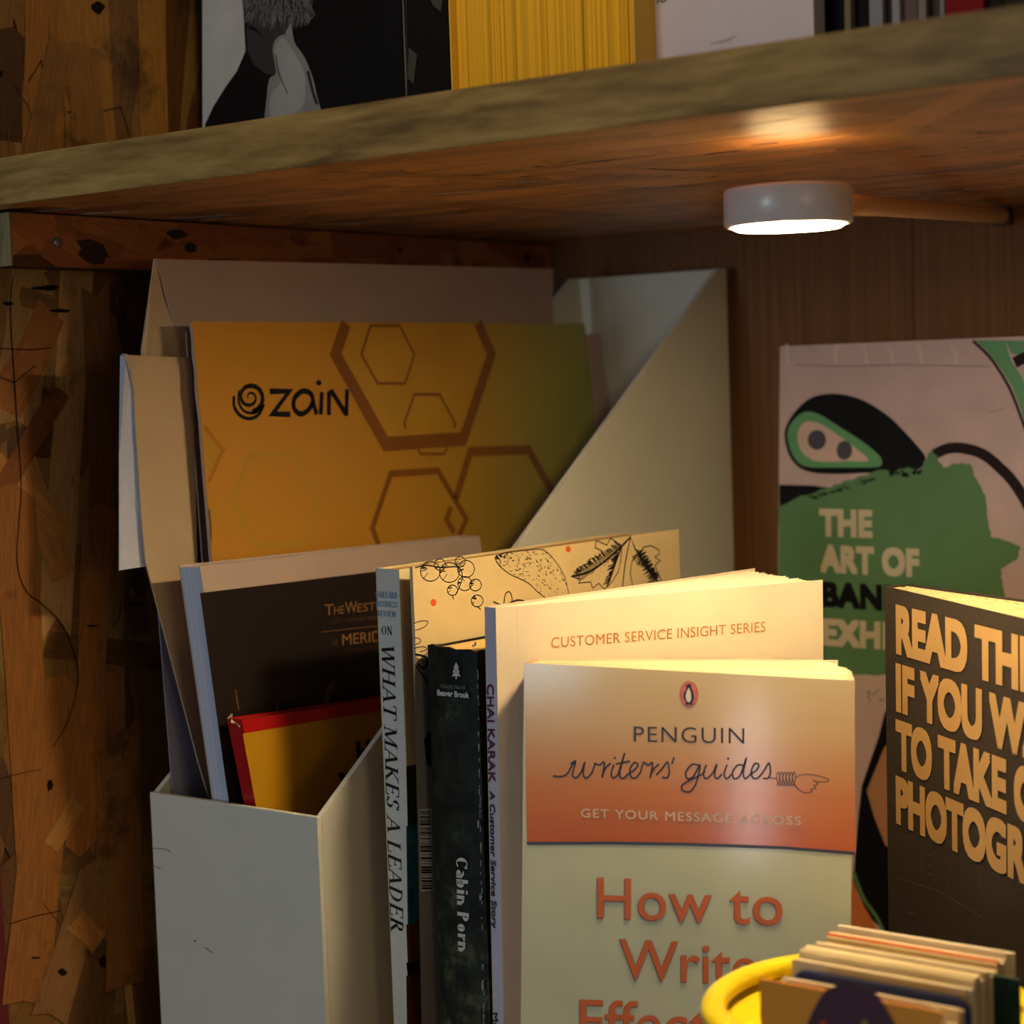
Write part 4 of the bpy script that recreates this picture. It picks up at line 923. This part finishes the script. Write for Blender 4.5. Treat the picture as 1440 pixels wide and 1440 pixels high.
for i in range(N_):
    y = ys-step*(i+1); f = i/N_
    zt_ = b_r.z+(b_f.z-b_r.z)*f*.5+rb.uniform(-.0012, .0010)-(.0015 if .55 < f < .62 else 0); x0 = b_r.x+(b_f.x-b_r.x)*f+rb.uniform(-.0012, .0012)
    zt_ -= .0040 if i > 29 else 0
    zt_ -= .0012 if i > 36 else 0
    t = step*.8
    if i == 0: biz(y, zt_+.0012, x0, CW+.001, (238,222,190), t, 'cream card at the very back of the tub, standing tallest')
    elif i == 9: biz(y, zt_, x0, CW, (214,96,44), t, 'thin orange-red edged card in the rear half of the tub')
    elif i == 14: biz(y, zt_-.001, x0+.003, CW+.0055, (20,60,50), t*1.1, 'dark green card sticking out at the right side of the stack')
    elif i in (29,): biz(y, zt_-.0004, x0, CW+.0005, (44,58,110), t*1.3, 'navy blue card with rounded corners in the middle of the stack', rnd=.004)
    elif i == 36: biz(y, zt_-.0012, x0+.003, CW-.008, (50,26,40), t, 'dark maroon card with rounded corners, in front of the navy card', rnd=.004)
    elif i in (30, 31): continue
    elif i == 44: biz(y, zt_-.0025, x0+.002, CW-.004, (222,196,40), t, 'bright yellow card just behind the orange front card')
    elif i >= 47: continue
    else: biz(y, zt_-(.0018 if i > 36 else 0), x0+(.002 if i > 40 else 0), CW, rb.choice(cc), t, 'pale cream business card standing on edge in the yellow tub', group=GRP)
clear = mat('frosted_plastic', (226, 216, 206), .25, .5, alpha=.5)
biz(ye+step*5.5, b_f.z-.0012, b_f.x+.001, CW-.001, (226,216,206), .0006, 'translucent plastic card with rounded corners near the front of the tub', rnd=.007, mt=clear)
# orange front card with its maroon print
fo = empty('business_card', 'orange card with a maroon bell shape, foremost in the tub', 'card', (b_f.x+CW/2, ye, .02))
fp = Plane(at_w(1068, 1376, .469), Vector((1, 0, 0))); fw_ = fp.uv(1330, 1432)
Oz = fp.O
slab('card_stock', [Oz, Oz+Vector((CW, 0, 0)), Oz+Vector((CW, 0, -.075)), Oz+Vector((0, 0, -.075))], Vector((0,-1,0)), .0006, mat('orange_card', (240, 150, 30), .5, .4), fo)
g = Ink(fp, .0002); K = lambda pts: cr(1060, 1290, 3.789, pts)
g.poly([tuple(v) for v in catmull([Vector(v) for v in K([(285,575),(320,490),(375,400),(430,366),(520,360),(600,378),(660,410),(700,470),(760,580),(800,700),(250,700)])], 4, True)]); g.build('printed_shape', mat('maroon_print', (78, 28, 48), .5), fo)
g = Ink(fp, .0003); g.poly(K(blob(370,562,20,12))); g.build('printed_shape', mat('red_print', (196, 60, 30), .5), fo)
g = Ink(fp, .0003); g.poly(K(blob(592,560,18,14))); g.build('printed_shape', mat('olive_print', (140, 140, 50), .5), fo)

# ================================================================== UPPER SHELF
def ubook(name, label, cat, x0p, x1p, Y, H, t, mt, group=None, lean_px=0):
    a = at_y(x0p, 60, Y); b = at_y(x1p, 60, Y)
    return a.x, b.x
Z1 = ZS1+.0006
# black and white portrait magazine
bwp = Plane(Vector((at_y(284, 100, .535).x, .535, Z1+.27)), Vector((1,0,0)), 0, 0)
bwW = bwp.uv(566, 60)[0]
bwroot, _x = book('magazine', 'magazine with a black-and-white portrait of a bearded person, hand at chin', 'magazine', bwp, bwW, .2698, .006, mat('portrait_black', (12,11,12), .6, .15), page_mat('bw_edges', (200,196,196), (0,1,0)))
W_ = lambda pts: cr(0, 0, 3, pts)
def pc_(c): return mat('print_grey_%d' % c, (c, c, c+2), .6, .15, var=.08, vscale=90)
g = Ink(bwp, .00008); g.poly(W_([(850,-2250),(1980,-2250),(1560,-900),(1330,-160),(1010,-160),(1028,60),(1036,215),(1000,300),(950,370),(900,450),(866,524),(860,620),(855,620)])); g.build('printed_picture', pc_(176), bwroot)
g = Ink(bwp, .0001); g.poly([tuple(v) for v in catmull([Vector(v) for v in W_([(1000,-160),(930,-420),(940,-760),(1040,-980),(1200,-1040),(1360,-960),(1440,-740),(1430,-420),(1345,-160),(1200,-100)])], 4, True)]); g.poly(W_([(1020,-160),(1330,-160),(1318,40),(1290,95),(1240,120),(1200,180),(1160,200),(1120,170),(1080,120),(1045,90),(1032,40)])); g.build('printed_picture', pc_(52), bwroot)
g = Ink(bwp, .00011); g.poly(W_([(1040,120),(1080,130),(1130,180),(1165,200),(1160,290),(1165,320),(1120,310),(1070,270),(1045,215)])); g.build('printed_picture', pc_(50), bwroot)
rr = random.Random(4)
for c, n_ in ((120, 170), (84, 160), (36, 90)):
    g = Ink(bwp, .00014+c*1e-7)
    for k in range(n_):
        x = rr.uniform(1040, 1310); top = -60+rr.random()*120; cxx = (x-1175)/140
        ln = rr.uniform(30, 80); g.line(W_([(x, top), (x+cxx*16+rr.uniform(-6,6), top+ln*.5), (x+cxx*10-4, top+ln*(1.2-abs(cxx)*.5))]), rr.uniform(.5, 1))
    g.build('printed_picture', pc_(c), bwroot)
g = Ink(bwp, .0002); g.poly([tuple(v) for v in catmull([Vector(v) for v in W_([(1152,215),(1162,170),(1190,148),(1225,150),(1250,190),(1285,240),(1315,310),(1335,390),(1345,520),(1135,560),(1128,400),(1140,330),(1165,308)])], 4, True)]); g.build('printed_picture', pc_(128), bwroot)
g = Ink(bwp, .00022); g.poly([tuple(v) for v in catmull([Vector(v) for v in W_([(1160,220),(1180,170),(1205,165),(1240,220),(1280,290),(1290,360),(1270,460),(1150,500),(1145,400),(1190,340)])], 4, True)]); g.build('printed_picture', pc_(150), bwroot)
g = Ink(bwp, .00024); g.line(W_([(1166,230),(1175,300),(1195,350),(1216,398)]), 1.6, smooth=4).line(W_([(1300,300),(1325,400),(1340,440)]), 5, smooth=4); g.build('printed_picture', pc_(40), bwroot)
g = Ink(bwp, .00021); g.poly(W_([(1205,140),(1228,95),(1245,190),(1225,160)])); g.build('printed_picture', pc_(132), bwroot)
g = Ink(bwp, .00016); g.poly([tuple(v) for v in catmull([Vector(v) for v in W_([(985,-400),(1000,-700),(1100,-820),(1250,-820),(1370,-700),(1385,-400),(1300,-230),(1190,-250),(1070,-230)])], 4, True)]); g.build('printed_picture', pc_(138), bwroot)
g = Ink(bwp, .0002)
for ex_ in (1090, 1285): g.dot(W_([(ex_, -560)])[0], 12, 5); g.line(W_([(ex_-60,-620),(ex_,-640),(ex_+60,-615)]), 5, smooth=3)
g.line(W_([(1170,-560),(1150,-430),(1190,-410),(1215,-430)]), 2.5, smooth=3).line(W_([(1110,-300),(1190,-310),(1270,-300)]), 4)
g.build('printed_picture', pc_(36), bwroot)['kind'] = 'stuff'
# dark things, pages, white book
def ublock(name, label, cat, xa, xb, Y, dpt, H, mt, pmt=None, group=None, spine_bev=.0006):
    a = at_y(xa, 40, Y).x; b = at_y(xb, 40, Y).x
    root = empty(name, label, cat, ((a+b)/2, Y+dpt/2, Z1), group)
    ct = min(.0012, (b-a)*.18)
    box('spine', (a, Y, Z1), (b, Y+ct, Z1+H), mt, root, 0)
    box('front_cover', (a, Y+ct, Z1), (a+ct, Y+dpt, Z1+H), mt, root); box('back_cover', (b-ct, Y+ct, Z1), (b, Y+dpt, Z1+H), mt, root)
    box('page_block', (a+ct, Y+ct, Z1), (b-ct, Y+dpt-.003, Z1+H-.003), pmt or page_mat('block_edges_'+name, (200,190,170), (1,0,0)), root)
    return root
dr = ublock('hardback_book', 'nearly black book between the portrait magazine and the yellow page block', 'book', 569, 630, .512, .12, .22, mat('near_black_cover', (16,14,13), .7, .15))
dp = Plane(Vector((at_y(569,40,.512).x, .5118, Z1+.2)), Vector((1,0,0)), 0, 0)
g = Ink(dp, .0001); g.poly(cr(480,0,3,[(285,200),(320,230),(305,355),(280,330)])); g.build('printed_picture', mat('print_dull_brown', (64,58,50), .5), dr); g = Ink(dp, .0001); g.poly(cr(480,0,3,[(370,-20),(430,-20),(420,50),(385,20)])); g.build('printed_picture', mat('print_dull_brown', (64,58,50), .5), dr)
g = Ink(dp, .0001); g.line([(571,-20),(573,140)], 2.5); g.build('printed_rule', mat('print_blue_grey', (30,38,44), .5), dr)
# yellow page block, fore-edge outwards
yY = .478; ya_, yb_ = at_y(632, 40, yY).x, at_y(892, 40, yY).x
yr = empty('directory_book', 'very thick book with yellow page edges facing out on the upper shelf', 'book', ((ya_+yb_)/2, yY+.05, Z1))
ypm = page_mat('yellow_edges', (236, 176, 44), (1,0,0), 420, .68)
rr = random.Random(12); x = ya_+.0008; groups = []
V = []; F = []
while x < yb_-.0012:
    t_ = rr.choice((.0006, .001, .0016, .0024)); dy = rr.uniform(0, .0006)+(.002*((x-ya_)/(yb_-ya_)-.5)**2*4)
    n0 = len(V); x2 = min(x+t_, yb_-.0009)
    V += [(x,yY+dy+.0008,Z1+.001),(x2,yY+dy+.0008,Z1+.001),(x2,yY+.13,Z1+.001),(x,yY+.13,Z1+.001),(x,yY+dy+.0008,Z1+.2),(x2,yY+dy+.0008,Z1+.2),(x2,yY+.13,Z1+.2),(x,yY+.13,Z1+.2)]
    F += [tuple(q_+n0 for q_ in f) for f in CF]; x = x2+.00008
mesh('page_block', V, F, ypm, yr)
ycm = mat('yellow_soft_cover', (226, 178, 60), .5, .3)
box('front_cover', (ya_, yY, Z1), (ya_+.0006, yY+.13, Z1+.202), ycm, yr); box('back_cover', (yb_-.0006, yY, Z1), (yb_, yY+.13, Z1+.202), ycm, yr); box('spine', (ya_, yY+.13, Z1), (yb_, yY+.1308, Z1+.202), ycm, yr)
# narrow brown patterned spine behind
br = ublock('notebook', 'narrow brown patterned notebook between the yellow pages and the white book', 'notebook', 893, 902, .505, .12, .2, mat('brown_pattern', (110,66,34), .6, var=.5, vscale=900))
# white book
wp = Plane(Vector((at_y(903, 40, .49).x, .49, Z1+.21)), Vector((1,0,0)), 0, 0)
wW = wp.uv(1144, 20)[0]
wroot, _x = book('paperback_book', 'plain pale lilac-white book facing front on the upper shelf, text at its top', 'book', wp, wW, .2098, .012, mat('lilac_white_cover', (196, 184, 194), .5, .3), page_mat('wb_edges', (200,196,190), (0,1,0)), spine='left')
text('printed_lettering', wp, 'no', (919, 6), (938, 2), (919, -8), mat('dark_grey_ink', (50,44,46)), wroot, lift=.0002)
g = Ink(wp, .0002); g.line([(1000,62),(1020,56),(1036,50)], .6).line([(1010,62),(1030,55)], .5); g.build('hair', mat('hair_dark', (70,60,60)), wroot)
sl_ = [('black box-shaped book right beside the plain white book', 1147, 1187, .50, (14,13,14), 'hardback_book'),
       ('thin khaki-grey pole-like spine between two black books', 1188, 1197, .497, (112,98,78), 'paperback_book'),
       ('black rounded book after the thin khaki spine', 1198, 1222, .50, (12,12,13), 'hardback_book'),
       ('pale grey spine next to the rounded black book', 1223, 1242, .50, (124,124,130), 'paperback_book'),
       ('brown-grey thin spine between two pale grey ones', 1243, 1254, .503, (84,68,64), 'paperback_book'),
       ('silvery narrow spine, second pale one on the upper right', 1255, 1266, .50, (138,134,138), 'paperback_book'),
       ('taupe wider spine in the upper right row', 1267, 1291, .502, (98,82,80), 'paperback_book'),
       ('light taupe thin spine right of the wider taupe one', 1292, 1303, .50, (128,114,112), 'paperback_book'),
       ('dark taupe spine just before the last pale thin one', 1304, 1321, .503, (78,64,62), 'paperback_book'),
       ('pale grey thin spine touching the red book', 1322, 1329, .50, (130,124,126), 'paperback_book'),
       ('dark red book near the upper right corner', 1330, 1384, .498, (120,16,18), 'hardback_book'),
       ('near-black book in the upper right corner', 1385, 1412, .50, (30,26,22), 'hardback_book'),
       ('dark olive book at the very right end of the upper shelf', 1413, 1446, .50, (44,38,26), 'hardback_book')]
for lb, xa, xb, Y, c, nm in sl_:
    ublock(nm, lb, 'book', xa, xb-.6, Y, .12, .17+.02*((xa*7) % 5)/5, mat('spine_%d' % xa, c, .7, .12))
